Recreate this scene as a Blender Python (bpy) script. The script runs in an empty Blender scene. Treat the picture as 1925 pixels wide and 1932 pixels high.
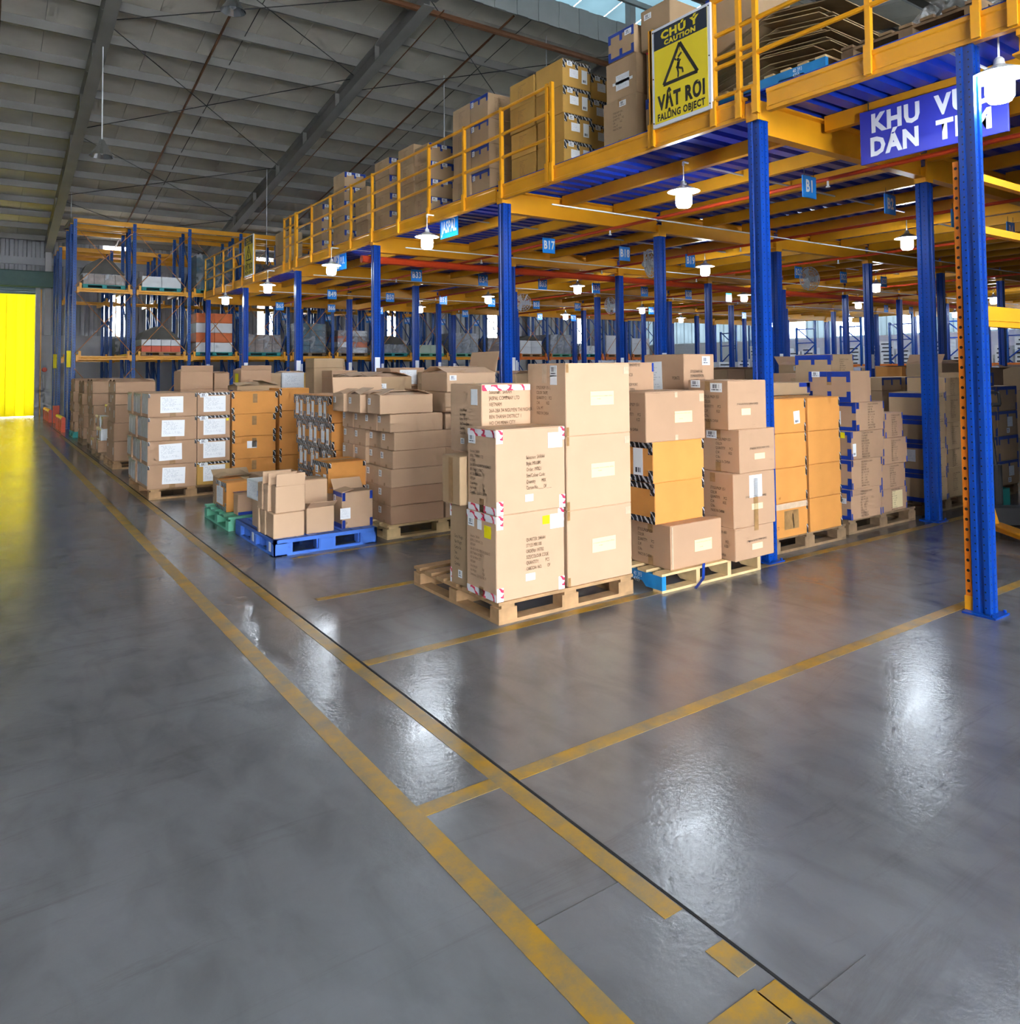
import bpy, math, random
from mathutils import Matrix, Vector
random.seed(11)
sc = bpy.context.scene
col = sc.collection
# ------------------------------------------------------------------ camera
cam = bpy.data.cameras.new('camera'); camo = bpy.data.objects.new('camera', cam); col.objects.link(camo)
cam.sensor_fit = 'HORIZONTAL'; cam.sensor_width = 36.0
cam.lens = 1437.35 / 1925 * 36
cam.shift_x = (962.5 - 961.8) / 1925; cam.shift_y = (640.0 - 966.0) / 1925
cam.clip_end = 300
_f = Vector((0.56976752, 0.82088087, 0.03898178)); _r = Vector((0.82166681, -0.56990258, -0.00864326)); _u = Vector((-0.01512073, -0.03695468, 0.99920254))
camo.matrix_world = Matrix(((_r[0], _u[0], -_f[0], 0), (_r[1], _u[1], -_f[1], 0), (_r[2], _u[2], -_f[2], 1.6), (0, 0, 0, 1)))
sc.camera = camo
# ------------------------------------------------------------------ daylight and exposure
world = bpy.data.worlds.new('daylight'); sc.world = world; world.use_nodes = True
_bg = world.node_tree.nodes['Background']; _bg.inputs[0].default_value = (0.90, 0.95, 1.0, 1); _bg.inputs[1].default_value = 3.6
sc.view_settings.view_transform = 'Standard'; sc.view_settings.look = 'None'
sc.view_settings.exposure = 2.5; sc.view_settings.gamma = 1.0; sc.view_settings.use_curve_mapping = False
sc.cycles.use_denoising = True
sc.cycles.use_adaptive_sampling = True; sc.cycles.adaptive_threshold = 0.10; sc.cycles.adaptive_min_samples = 10
sc.cycles.max_bounces = 5; sc.cycles.diffuse_bounces = 3; sc.cycles.glossy_bounces = 2; sc.cycles.transmission_bounces = 4
sc.cycles.transparent_max_bounces = 8; sc.cycles.sample_clamp_indirect = 6.0
sc.cycles.caustics_reflective = False; sc.cycles.caustics_refractive = False
LAMP_POWER = 30.0

# ------------------------------------------------------------------ materials
MATS = {}
def mat(name, c, rough=0.6, metal=0.0, var=0.06, scale=6.0, rnd=0.0, bump=0.0, spec=0.4, emit=0.0, ecol=None):
    if name in MATS: return MATS[name]
    m = bpy.data.materials.new(name); m.use_nodes = True; MATS[name] = m
    nt = m.node_tree; N = nt.nodes; L = nt.links; b = N['Principled BSDF']
    b.inputs['Roughness'].default_value = rough; b.inputs['Metallic'].default_value = metal
    b.inputs['Specular IOR Level'].default_value = spec
    tc = N.new('ShaderNodeTexCoord'); no = N.new('ShaderNodeTexNoise'); no.inputs['Scale'].default_value = scale; no.inputs['Detail'].default_value = 4
    L.new(tc.outputs['Object'], no.inputs['Vector'])
    mr = N.new('ShaderNodeMapRange'); mr.inputs[1].default_value = 0.3; mr.inputs[2].default_value = 0.7
    mr.inputs[3].default_value = 1 - var; mr.inputs[4].default_value = 1 + var
    L.new(no.outputs[0], mr.inputs[0])
    hs = N.new('ShaderNodeHueSaturation'); hs.inputs['Color'].default_value = (*c, 1)
    val = mr.outputs[0]
    if rnd:
        oi = N.new('ShaderNodeObjectInfo'); m2 = N.new('ShaderNodeMapRange'); m2.inputs[3].default_value = 1 - rnd; m2.inputs[4].default_value = 1 + rnd
        L.new(oi.outputs['Random'], m2.inputs[0]); mm = N.new('ShaderNodeMath'); mm.operation = 'MULTIPLY'
        L.new(mr.outputs[0], mm.inputs[0]); L.new(m2.outputs[0], mm.inputs[1]); val = mm.outputs[0]
    L.new(val, hs.inputs['Value']); L.new(hs.outputs[0], b.inputs['Base Color'])
    if bump:
        bp = N.new('ShaderNodeBump'); bp.inputs['Strength'].default_value = bump; bp.inputs['Distance'].default_value = 0.01
        L.new(no.outputs[0], bp.inputs['Height']); L.new(bp.outputs[0], b.inputs['Normal'])
    if emit:
        b.inputs['Emission Color'].default_value = (*(ecol or c), 1); b.inputs['Emission Strength'].default_value = emit
    return m
def nodes_of(m): nt = m.node_tree; return nt.nodes, nt.links, nt.nodes['Principled BSDF']
def math_n(N, L, op, a, b=None, clamp=False):
    n = N.new('ShaderNodeMath'); n.operation = op; n.use_clamp = clamp
    for i, x in enumerate((a, b)):
        if x is None: continue
        if isinstance(x, (int, float)): n.inputs[i].default_value = x
        else: L.new(x, n.inputs[i])
    return n.outputs[0]

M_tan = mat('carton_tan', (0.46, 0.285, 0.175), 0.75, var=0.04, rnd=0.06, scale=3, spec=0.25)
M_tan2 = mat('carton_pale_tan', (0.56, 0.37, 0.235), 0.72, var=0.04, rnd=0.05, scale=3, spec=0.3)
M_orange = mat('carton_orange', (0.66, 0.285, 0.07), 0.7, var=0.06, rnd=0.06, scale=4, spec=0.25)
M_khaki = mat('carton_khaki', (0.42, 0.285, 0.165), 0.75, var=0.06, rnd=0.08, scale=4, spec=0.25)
M_ochre = mat('carton_ochre', (0.52, 0.30, 0.075), 0.75, var=0.06, rnd=0.06, scale=4, spec=0.25)
M_bluecover = mat('carton_grey', (0.36, 0.37, 0.42), 0.45, var=0.15, rnd=0.1, scale=14)
M_white = mat('carton_white', (0.72, 0.74, 0.76), 0.6, var=0.04, rnd=0.05)
M_red = mat('carton_red', (0.60, 0.09, 0.04), 0.55, var=0.1)
M_shaded_inside = mat('carton_shaded_inside', (0.36, 0.24, 0.15), 0.8)
M_btape = mat('tape_brown', (0.34, 0.19, 0.075), 0.35, var=0.15, scale=20)
M_clear = mat('tape_clear', (0.62, 0.46, 0.32), 0.2, var=0.1, scale=20)
M_bluetape = mat('tape_blue', (0.008, 0.04, 0.30), 0.35, var=0.1, scale=12)
M_paper = mat('paper_white', (0.80, 0.82, 0.84), 0.6, var=0.02)
M_yellowlab = mat('label_yellow', (0.85, 0.72, 0.0), 0.6, var=0.02)
M_cream = mat('label_cream', (0.80, 0.66, 0.38), 0.6, var=0.03)
M_ink = mat('ink_black', (0.03, 0.025, 0.02), 0.7, var=0.0)
M_inkbrown = mat('ink_brown', (0.13, 0.075, 0.04), 0.7, var=0.0)
M_yellow = mat('paint_yellow', (0.78, 0.34, 0.012), 0.38, var=0.07, scale=2.5, bump=0.02)
M_yrail = mat('paint_rail_yellow', (0.82, 0.36, 0.012), 0.35, var=0.05)
M_orangep = mat('paint_orange', (0.72, 0.17, 0.015), 0.4, var=0.08)
M_blue = mat('paint_blue', (0.002, 0.046, 0.31), 0.3, var=0.08, scale=3, spec=0.3)
M_deck = mat('deck_blue', (0.003, 0.04, 0.46), 0.32, var=0.12, scale=2, spec=0.35)
M_decktop = mat('deck_top_grey', (0.30, 0.29, 0.27), 0.7, var=0.1)
M_rod = mat('brace_orange', (0.50, 0.20, 0.06), 0.45)
M_redp = mat('pipe_red', (0.50, 0.05, 0.012), 0.3, var=0.05)
M_guard = mat('guard_red', (0.72, 0.06, 0.01), 0.35)
M_steel = mat('roof_steel', (0.23, 0.222, 0.21), 0.55, var=0.08, scale=1.5)
M_rust = mat('pipe_rust', (0.16, 0.065, 0.025), 0.6)
M_dark = mat('dark_cable', (0.03, 0.03, 0.03), 0.6)
M_sheet = mat('roof_sheet', (0.62, 0.58, 0.50), 0.7, var=0.10, scale=1.3, rnd=0.03)
M_gwall = mat('wall_sheet', (0.36, 0.37, 0.40), 0.5, var=0.08, scale=1.2)
M_conc = mat('wall_concrete', (0.50, 0.51, 0.53), 0.7, var=0.08, scale=1.5)
M_wwall = mat('wall_pale', (0.74, 0.79, 0.84), 0.6, var=0.04)
M_wood = mat('pallet_wood', (0.42, 0.25, 0.12), 0.75, var=0.22, scale=9, rnd=0.12)
M_wood2 = mat('pallet_pale_wood', (0.62, 0.44, 0.22), 0.72, var=0.16, scale=9, rnd=0.10)
M_wooddk = mat('pallet_old_wood', (0.24, 0.155, 0.085), 0.8, var=0.25, scale=9, rnd=0.15)
M_green = mat('pallet_green', (0.12, 0.42, 0.27), 0.6, var=0.12, scale=9)
M_teal = mat('pallet_teal', (0.02, 0.28, 0.26), 0.55, var=0.12)
M_pblue = mat('plastic_blue', (0.065, 0.19, 0.68), 0.42, var=0.05, scale=5)
M_sblue = mat('stringer_blue', (0.015, 0.22, 0.55), 0.55, var=0.12, scale=8)
M_signblue = mat('sign_blue', (0.012, 0.27, 0.85), 0.35, var=0.02)
M_signviolet = mat('sign_violet_blue', (0.045, 0.055, 0.46), 0.35, var=0.03)
M_signyellow = mat('sign_yellow', (0.80, 0.62, 0.015), 0.4, var=0.02)
M_signwhite = mat('sign_white', (0.68, 0.70, 0.78), 0.4, var=0.02)
M_signdark = mat('sign_dark', (0.012, 0.018, 0.035), 0.4, var=0.0)
M_letter = mat('sign_letter_white', (0.85, 0.87, 0.9), 0.5, var=0.0)
M_conduit = mat('conduit_white', (0.70, 0.72, 0.74), 0.4, var=0.02)
M_refl = mat('lamp_reflector', (0.62, 0.64, 0.64), 0.35, metal=0.2, var=0.02)
M_alu = mat('lamp_aluminium', (0.55, 0.56, 0.57), 0.25, metal=0.9, var=0.02)
M_fan = mat('fan_grey', (0.55, 0.57, 0.57), 0.35, metal=0.3, var=0.03)
M_tarp = mat('tarp_dark', (0.085, 0.082, 0.072), 0.75, var=0.2, scale=3)
M_kraft = mat('flattened_cardboard', (0.30, 0.215, 0.115), 0.8, var=0.15, rnd=0.25)
M_brownload = mat('wrapped_brown', (0.26, 0.21, 0.19), 0.45, var=0.25, rnd=0.1, scale=6)
M_tealload = mat('wrapped_teal', (0.03, 0.09, 0.13), 0.4, var=0.4, rnd=0.1, scale=6)
M_greyload = mat('wrapped_grey', (0.20, 0.22, 0.26), 0.35, var=0.4, rnd=0.2, scale=7)
M_pinkload = mat('carton_orange_red', (0.70, 0.16, 0.04), 0.5, var=0.1, rnd=0.06)
M_rubber = mat('rubber_black', (0.02, 0.02, 0.022), 0.6)
M_shutter = mat('shutter_green', (0.07, 0.15, 0.135), 0.5, var=0.05)
M_crack = mat('floor_crack', (0.06, 0.06, 0.06), 0.8, var=0)
M_bandink = mat('band_dark', (0.02, 0.02, 0.03), 0.6, var=0)
M_joint = mat('joint_dark', (0.012, 0.012, 0.014), 0.9, var=0)
M_bulb = mat('bulb_glow', (1, 1, 1), 0.5, var=0, emit=LAMP_POWER, ecol=(0.80, 0.90, 1.0))
M_pane = mat('window_daylight', (0.8, 0.85, 0.9), 0.4, var=0, emit=3.0, ecol=(0.95, 0.98, 1.0))
M_pane2 = mat('window_daylight_blue', (0.7, 0.8, 0.9), 0.4, var=0, emit=2.6, ecol=(0.70, 0.86, 1.0))

def translucent(name, c, mixf=0.85):
    m = bpy.data.materials.new(name); m.use_nodes = True; nt = m.node_tree; N = nt.nodes; L = nt.links
    b = N['Principled BSDF']; b.inputs['Base Color'].default_value = (*c, 1); b.inputs['Roughness'].default_value = 0.4
    t = N.new('ShaderNodeBsdfTranslucent'); t.inputs[0].default_value = (*c, 1)
    mx = N.new('ShaderNodeMixShader'); mx.inputs[0].default_value = mixf
    L.new(b.outputs[0], mx.inputs[1]); L.new(t.outputs[0], mx.inputs[2]); L.new(mx.outputs[0], N['Material Output'].inputs[0])
    oi = N.new('ShaderNodeObjectInfo'); no = N.new('ShaderNodeTexNoise'); no.inputs['Scale'].default_value = 1.3; tc = N.new('ShaderNodeTexCoord'); L.new(tc.outputs['Object'], no.inputs['Vector'])
    v = math_n(N, L, 'ADD', math_n(N, L, 'MULTIPLY', oi.outputs['Random'], 0.5), math_n(N, L, 'ADD', math_n(N, L, 'MULTIPLY', no.outputs[0], 0.6), 0.45))
    hs = N.new('ShaderNodeHueSaturation'); hs.inputs['Color'].default_value = (*c, 1); L.new(v, hs.inputs['Value']); L.new(hs.outputs[0], t.inputs[0])
    MATS[name] = m; return m
M_curtain = translucent('curtain_yellow', (0.115, 0.090, 0.0008), 0.92)
M_sky = translucent('skylight_sheet', (0.022, 0.037, 0.043), 0.9)
M_wtrans = translucent('wall_translucent_sheet', (0.030, 0.040, 0.046), 0.9)
def film():
    m = bpy.data.materials.new('stretch_film'); m.use_nodes = True; nt = m.node_tree; N = nt.nodes; L = nt.links
    b = N['Principled BSDF']; b.inputs['Base Color'].default_value = (0.75, 0.78, 0.82, 1); b.inputs['Roughness'].default_value = 0.12
    no = N.new('ShaderNodeTexNoise'); no.inputs['Scale'].default_value = 3.5; no.inputs['Detail'].default_value = 3; no.inputs['Distortion'].default_value = 1.0
    tc = N.new('ShaderNodeTexCoord'); L.new(tc.outputs['Object'], no.inputs['Vector'])
    bp = N.new('ShaderNodeBump'); bp.inputs['Strength'].default_value = 0.9; bp.inputs['Distance'].default_value = 0.03
    L.new(no.outputs[0], bp.inputs['Height']); L.new(bp.outputs[0], b.inputs['Normal'])
    tr = N.new('ShaderNodeBsdfTransparent'); mx = N.new('ShaderNodeMixShader')
    mr = N.new('ShaderNodeMapRange'); mr.inputs[1].default_value = .35; mr.inputs[2].default_value = .7; mr.inputs[3].default_value = .03; mr.inputs[4].default_value = .45
    L.new(no.outputs[0], mr.inputs[0]); L.new(mr.outputs[0], mx.inputs[0])
    L.new(tr.outputs[0], mx.inputs[1]); L.new(b.outputs[0], mx.inputs[2]); L.new(mx.outputs[0], N['Material Output'].inputs[0])
    MATS['stretch_film'] = m; return m
M_film = film()

def floor_mat():
    m = mat('floor_concrete', (0.185, 0.188, 0.197), 0.3, var=0.0, spec=0.5); N, L, b = nodes_of(m)
    tc = N.new('ShaderNodeTexCoord')
    n1 = N.new('ShaderNodeTexNoise'); n1.inputs['Scale'].default_value = 0.55; n1.inputs['Detail'].default_value = 7; n1.inputs['Roughness'].default_value = 0.6
    n2 = N.new('ShaderNodeTexNoise'); n2.inputs['Scale'].default_value = 6.0; n2.inputs['Detail'].default_value = 8; n2.inputs['Distortion'].default_value = 0.6
    n3 = N.new('ShaderNodeTexNoise'); n3.inputs['Scale'].default_value = 42.0; n3.inputs['Detail'].default_value = 4
    mp = N.new('ShaderNodeMapping'); mp.inputs['Scale'].default_value = (1.0, 0.45, 1); mp.inputs['Rotation'].default_value = (0, 0, 0.25)
    L.new(tc.outputs['Object'], mp.inputs[0])
    for n in (n1, n3): L.new(tc.outputs['Object'], n.inputs['Vector'])
    L.new(mp.outputs[0], n2.inputs['Vector'])
    cr = N.new('ShaderNodeValToRGB'); e = cr.color_ramp.elements
    e[0].position = 0.30; e[0].color = (0.085, 0.086, 0.091, 1); e[1].position = 0.70; e[1].color = (0.20, 0.207, 0.222, 1)
    a = math_n(N, L, 'MULTIPLY', n1.outputs[0], 0.62); b2 = math_n(N, L, 'MULTIPLY', n2.outputs[0], 0.38)
    s = math_n(N, L, 'ADD', a, b2); L.new(s, cr.inputs[0])
    # scuffs
    cr2 = N.new('ShaderNodeValToRGB'); cr2.color_ramp.elements[0].position = 0.55; cr2.color_ramp.elements[1].position = 0.9
    L.new(n2.outputs[0], cr2.inputs[0])
    mx = N.new('ShaderNodeMix'); mx.data_type = 'RGBA'; L.new(math_n(N, L, 'MULTIPLY', cr2.outputs[0], 0.35), mx.inputs[0])
    L.new(cr.outputs[0], mx.inputs[6]); mx.inputs[7].default_value = (0.09, 0.088, 0.088, 1)
    n4 = N.new('ShaderNodeTexNoise'); n4.inputs['Scale'].default_value = 1.6; n4.inputs['Detail'].default_value = 12; n4.inputs['Roughness'].default_value = 0.78; n4.inputs['Distortion'].default_value = 1.2
    mp2 = N.new('ShaderNodeMapping'); mp2.inputs['Scale'].default_value = (0.35, 2.2, 1); mp2.inputs['Rotation'].default_value = (0, 0, 0.5); L.new(tc.outputs['Object'], mp2.inputs[0]); L.new(mp2.outputs[0], n4.inputs['Vector'])
    sc2 = N.new('ShaderNodeMapRange'); sc2.inputs[1].default_value = 0.54; sc2.inputs[2].default_value = 0.72; sc2.inputs[3].default_value = 0.0; sc2.inputs[4].default_value = 0.55; L.new(n4.outputs[0], sc2.inputs[0])
    mx2 = N.new('ShaderNodeMix'); mx2.data_type = 'RGBA'; L.new(sc2.outputs[0], mx2.inputs[0]); L.new(mx.outputs[2], mx2.inputs[6]); mx2.inputs[7].default_value = (0.075, 0.07, 0.068, 1)
    L.new(mx2.outputs[2], b.inputs['Base Color'])
    rr = N.new('ShaderNodeMapRange'); rr.interpolation_type = 'SMOOTHSTEP'; rr.inputs[1].default_value = 0.2; rr.inputs[2].default_value = 0.8; rr.inputs[3].default_value = 0.13; rr.inputs[4].default_value = 0.262
    L.new(s, rr.inputs[0]); L.new(rr.outputs[0], b.inputs['Roughness'])
    bp = N.new('ShaderNodeBump'); bp.inputs['Strength'].default_value = 0.22; bp.inputs['Distance'].default_value = 0.004
    L.new(math_n(N, L, 'ADD', n3.outputs[0], math_n(N, L, 'ADD', n2.outputs[0], n4.outputs[0])), bp.inputs['Height']); L.new(bp.outputs[0], b.inputs['Normal'])
    return m
M_floor = floor_mat()
def line_mat():
    m = mat('floor_paint_yellow', (0.55, 0.33, 0.02), 0.35, var=0.0); N, L, b = nodes_of(m)
    tc = N.new('ShaderNodeTexCoord'); n = N.new('ShaderNodeTexNoise'); n.inputs['Scale'].default_value = 5.5; n.inputs['Detail'].default_value = 9; n.inputs['Roughness'].default_value = 0.72
    L.new(tc.outputs['Object'], n.inputs['Vector'])
    cr = N.new('ShaderNodeValToRGB'); e = cr.color_ramp.elements; e[0].position = 0.40; e[0].color = (0.40, 0.215, 0.010, 1); e[1].position = 0.66; e[1].color = (0.17, 0.15, 0.10, 1)
    L.new(n.outputs[0], cr.inputs[0]); L.new(cr.outputs[0], b.inputs['Base Color']); return m
M_line = line_mat()
def perf_mat(name, c, rough, pitch, rad, off):
    m = mat(name, c, rough, var=0.06, scale=3, spec=0.3); N, L, b = nodes_of(m)
    src = b.inputs['Base Color'].links[0].from_socket
    tc = N.new('ShaderNodeTexCoord'); sp = N.new('ShaderNodeSeparateXYZ'); L.new(tc.outputs['Object'], sp.inputs[0])
    ge = N.new('ShaderNodeNewGeometry'); sn = N.new('ShaderNodeSeparateXYZ'); L.new(ge.outputs['Normal'], sn.inputs[0])
    z = math_n(N, L, 'SUBTRACT', math_n(N, L, 'PINGPONG', sp.outputs[2], pitch / 2), 0.0)
    outs = []
    for ax, nx in ((0, 1), (1, 0)):
        d = math_n(N, L, 'SUBTRACT', math_n(N, L, 'ABSOLUTE', sp.outputs[ax]), off)
        r2 = math_n(N, L, 'ADD', math_n(N, L, 'MULTIPLY', d, d), math_n(N, L, 'MULTIPLY', z, z))
        hole = math_n(N, L, 'LESS_THAN', r2, rad * rad)
        outs.append(math_n(N, L, 'MULTIPLY', hole, math_n(N, L, 'GREATER_THAN', math_n(N, L, 'ABSOLUTE', sn.outputs[nx]), 0.7)))
    mx = N.new('ShaderNodeMix'); mx.data_type = 'RGBA'
    L.new(math_n(N, L, 'ADD', outs[0], outs[1], True), mx.inputs[0]); L.new(src, mx.inputs[6]); mx.inputs[7].default_value = (0.004, 0.005, 0.01, 1)
    L.new(mx.outputs[2], b.inputs['Base Color']); return m
M_bperf = perf_mat('paint_blue_punched', (0.002, 0.046, 0.31), 0.3, 0.05, 0.005, 0.026)
M_rperf = perf_mat('rack_blue_punched', (0.003, 0.065, 0.30), 0.35, 0.075, 0.011, 0.0)
M_operf = perf_mat('upright_orange_punched', (0.74, 0.20, 0.01), 0.4, 0.066, 0.010, 0.0)
def gen_coords(m):
    N, L, b = nodes_of(m); tc = N.new('ShaderNodeTexCoord'); sp = N.new('ShaderNodeSeparateXYZ'); L.new(tc.outputs['Generated'], sp.inputs[0]); return N, L, b, sp
def between(N, L, v, a, c): return math_n(N, L, 'MULTIPLY', math_n(N, L, 'GREATER_THAN', v, a), math_n(N, L, 'LESS_THAN', v, c))
def inkmix(N, L, b, f, paper, ink):
    mx = N.new('ShaderNodeMix'); mx.data_type = 'RGBA'; L.new(f, mx.inputs[0]); mx.inputs[6].default_value = (*paper, 1); mx.inputs[7].default_value = (*ink, 1)
    for l in list(b.inputs['Base Color'].links): L.remove(l)
    L.new(mx.outputs[2], b.inputs['Base Color'])
def barcode_mat(name='label_barcode', y0=0.42, y1=0.86, n=34.0):
    m = mat(name, (0.8, 0.82, 0.85), 0.5, var=0); N, L, b, sp = gen_coords(m)
    wn = N.new('ShaderNodeTexWhiteNoise'); wn.noise_dimensions = '1D'; L.new(math_n(N, L, 'FLOOR', math_n(N, L, 'MULTIPLY', sp.outputs[0], n)), wn.inputs['W'])
    bars = math_n(N, L, 'MULTIPLY', math_n(N, L, 'GREATER_THAN', wn.outputs[0], 0.45), between(N, L, sp.outputs[1], y0, y1))
    bars = math_n(N, L, 'MULTIPLY', bars, between(N, L, sp.outputs[0], 0.22, 0.80))
    wn2 = N.new('ShaderNodeTexWhiteNoise'); wn2.noise_dimensions = '1D'; L.new(math_n(N, L, 'FLOOR', math_n(N, L, 'MULTIPLY', sp.outputs[0], 26)), wn2.inputs['W'])
    tx = math_n(N, L, 'MULTIPLY', math_n(N, L, 'GREATER_THAN', wn2.outputs[0], 0.35), between(N, L, sp.outputs[1], y0 - 0.22, y0 - 0.10))
    tx = math_n(N, L, 'MULTIPLY', tx, between(N, L, sp.outputs[0], 0.10, 0.90))
    inkmix(N, L, b, math_n(N, L, 'ADD', bars, tx, True), (0.8, 0.83, 0.86), (0.06, 0.07, 0.10)); return m
M_bar = barcode_mat()
M_bar2 = barcode_mat('label_tall_barcode', 0.10, 0.28, 26.0)
def printed_mat(name, paper, ink, rows, cols, thr, mx0=0.08, mx1=0.92, my0=0.06, my1=0.94):
    m = mat(name, paper, 0.55, var=0); N, L, b, sp = gen_coords(m)
    ry = math_n(N, L, 'MULTIPLY', sp.outputs[1], rows); fy = math_n(N, L, 'FLOOR', ry); gy = math_n(N, L, 'FRACT', ry)
    cx = math_n(N, L, 'FLOOR', math_n(N, L, 'MULTIPLY', sp.outputs[0], cols))
    cb = N.new('ShaderNodeCombineXYZ'); L.new(cx, cb.inputs[0]); L.new(fy, cb.inputs[1])
    wn = N.new('ShaderNodeTexWhiteNoise'); wn.noise_dimensions = '3D'; L.new(cb.outputs[0], wn.inputs['Vector'])
    wr = N.new('ShaderNodeTexWhiteNoise'); wr.noise_dimensions = '1D'; L.new(fy, wr.inputs['W'])
    ln = math_n(N, L, 'LESS_THAN', sp.outputs[0], math_n(N, L, 'ADD', math_n(N, L, 'MULTIPLY', wr.outputs[0], 0.75), 0.2))
    f = math_n(N, L, 'MULTIPLY', math_n(N, L, 'GREATER_THAN', wn.outputs[0], thr), between(N, L, gy, 0.25, 0.70))
    f = math_n(N, L, 'MULTIPLY', math_n(N, L, 'MULTIPLY', f, ln), math_n(N, L, 'MULTIPLY', between(N, L, sp.outputs[0], mx0, mx1), between(N, L, sp.outputs[1], my0, my1)))
    inkmix(N, L, b, f, paper, ink); return m
M_print = printed_mat('paper_printed', (0.80, 0.82, 0.85), (0.55, 0.58, 0.64), 13, 46, 0.45)
M_stripe = printed_mat('carton_white_banded', (0.72, 0.74, 0.78), (0.03, 0.03, 0.04), 1, 7, 0.35, 0.05, 0.97, 0.02, 0.98)
def wtape_mat(name, c0, c1, freq):
    m = mat(name, c0, 0.35, var=0); N, L, b = nodes_of(m)
    tc = N.new('ShaderNodeTexCoord'); sp = N.new('ShaderNodeSeparateXYZ'); L.new(tc.outputs['Object'], sp.inputs[0])
    s = math_n(N, L, 'ADD', math_n(N, L, 'MULTIPLY', sp.outputs[0], freq), math_n(N, L, 'MULTIPLY', sp.outputs[1], freq * 0.8))
    no = N.new('ShaderNodeTexNoise'); no.inputs['Scale'].default_value = 18; L.new(tc.outputs['Object'], no.inputs['Vector'])
    s = math_n(N, L, 'FRACT', math_n(N, L, 'ADD', s, math_n(N, L, 'MULTIPLY', no.outputs[0], 1.2)))
    f = math_n(N, L, 'GREATER_THAN', s, 0.72); inkmix(N, L, b, f, c0, c1); return m
M_blacktape = wtape_mat('tape_black_striped', (0.012, 0.012, 0.016), (0.55, 0.56, 0.6), 20)
M_redtape = wtape_mat('tape_white_red', (0.75, 0.74, 0.78), (0.70, 0.04, 0.10), 9)

# ------------------------------------------------------------------ mesh helpers
class MB:
    def __init__(s): s.v = []; s.f = []; s.m = []
    def add(s, vs, fs, mi=0):
        o = len(s.v); s.v += [tuple(p) for p in vs]
        for f in fs: s.f.append(tuple(i + o for i in f)); s.m.append(mi)
        return s
    def box(s, x0, y0, z0, x1, y1, z1, mi=0):
        return s.add([(x0, y0, z0), (x1, y0, z0), (x1, y1, z0), (x0, y1, z0), (x0, y0, z1), (x1, y0, z1), (x1, y1, z1), (x0, y1, z1)],
                     [(3, 2, 1, 0), (4, 5, 6, 7), (0, 1, 5, 4), (1, 2, 6, 5), (2, 3, 7, 6), (3, 0, 4, 7)], mi)
    def cham(s, x0, y0, z0, x1, y1, z1, c=0.006, mi=0):
        vs = []
        for z, k in ((z0, c), (z0 + c, 0), (z1 - c, 0), (z1, c)):
            a0, a1, b0, b1 = x0 + k, x1 - k, y0 + k, y1 - k
            q = c if k == 0 else 0.0
            vs += [(a0 + q, b0, z), (a1 - q, b0, z), (a1, b0 + q, z), (a1, b1 - q, z), (a1 - q, b1, z), (a0 + q, b1, z), (a0, b1 - q, z), (a0, b0 + q, z)]
        fs = [tuple(range(7, -1, -1)), tuple(range(24, 32))]
        for l in range(3):
            for i in range(8):
                j = (i + 1) % 8; fs.append((l * 8 + i, l * 8 + j, l * 8 + 8 + j, l * 8 + 8 + i))
        return s.add(vs, fs, mi)
    def prism(s, poly, z0, z1, mi=0):
        n = len(poly); vs = [(x, y, z0) for x, y in poly] + [(x, y, z1) for x, y in poly]
        fs = [tuple(range(n - 1, -1, -1)), tuple(range(n, 2 * n))] + [(i, (i + 1) % n, n + (i + 1) % n, n + i) for i in range(n)]
        return s.add(vs, fs, mi)
    def extr(s, poly, p0, p1, ax, ay, mi=0):
        p0, p1, ax, ay = Vector(p0), Vector(p1), Vector(ax), Vector(ay); n = len(poly)
        vs = [p0 + ax * a + ay * b for a, b in poly] + [p1 + ax * a + ay * b for a, b in poly]
        fs = [tuple(range(n - 1, -1, -1)), tuple(range(n, 2 * n))] + [(i, (i + 1) % n, n + (i + 1) % n, n + i) for i in range(n)]
        return s.add(vs, fs, mi)
    def rod(s, p0, p1, r, n=6, mi=0):
        p0, p1 = Vector(p0), Vector(p1); d = (p1 - p0).normalized()
        a = d.orthogonal().normalized(); b = d.cross(a)
        return s.extr([(r * math.cos(2 * math.pi * i / n), r * math.sin(2 * math.pi * i / n)) for i in range(n)], p0, p1, a, b, mi)
    def bar(s, p0, p1, w, h, mi=0):
        p0, p1 = Vector(p0), Vector(p1); d = (p1 - p0).normalized()
        up = Vector((0, 0, 1)) if abs(d.z) < 0.99 else Vector((0, 1, 0)); a = d.cross(up).normalized(); b = a.cross(d)
        return s.extr([(-w / 2, -h / 2), (w / 2, -h / 2), (w / 2, h / 2), (-w / 2, h / 2)], p0, p1, a, b, mi)
    def lathe(s, prof, n=16, c=(0, 0, 0), mi=0):
        vs = [(c[0] + r * math.cos(2 * math.pi * i / n), c[1] + r * math.sin(2 * math.pi * i / n), c[2] + z) for r, z in prof for i in range(n)]
        fs = [(l * n + i, l * n + (i + 1) % n, (l + 1) * n + (i + 1) % n, (l + 1) * n + i) for l in range(len(prof) - 1) for i in range(n)]
        return s.add(vs, fs, mi)
    def mesh(s, name, *mats):
        me = bpy.data.meshes.new(name); me.from_pydata(s.v, [], s.f)
        for m in mats: me.materials.append(m)
        if any(s.m): me.polygons.foreach_set('material_index', s.m)
        me.update(); return me
CACHE = {}
def cached(key, fn):
    if key not in CACHE: CACHE[key] = fn()
    return CACHE[key]
LABELS = {}
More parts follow.
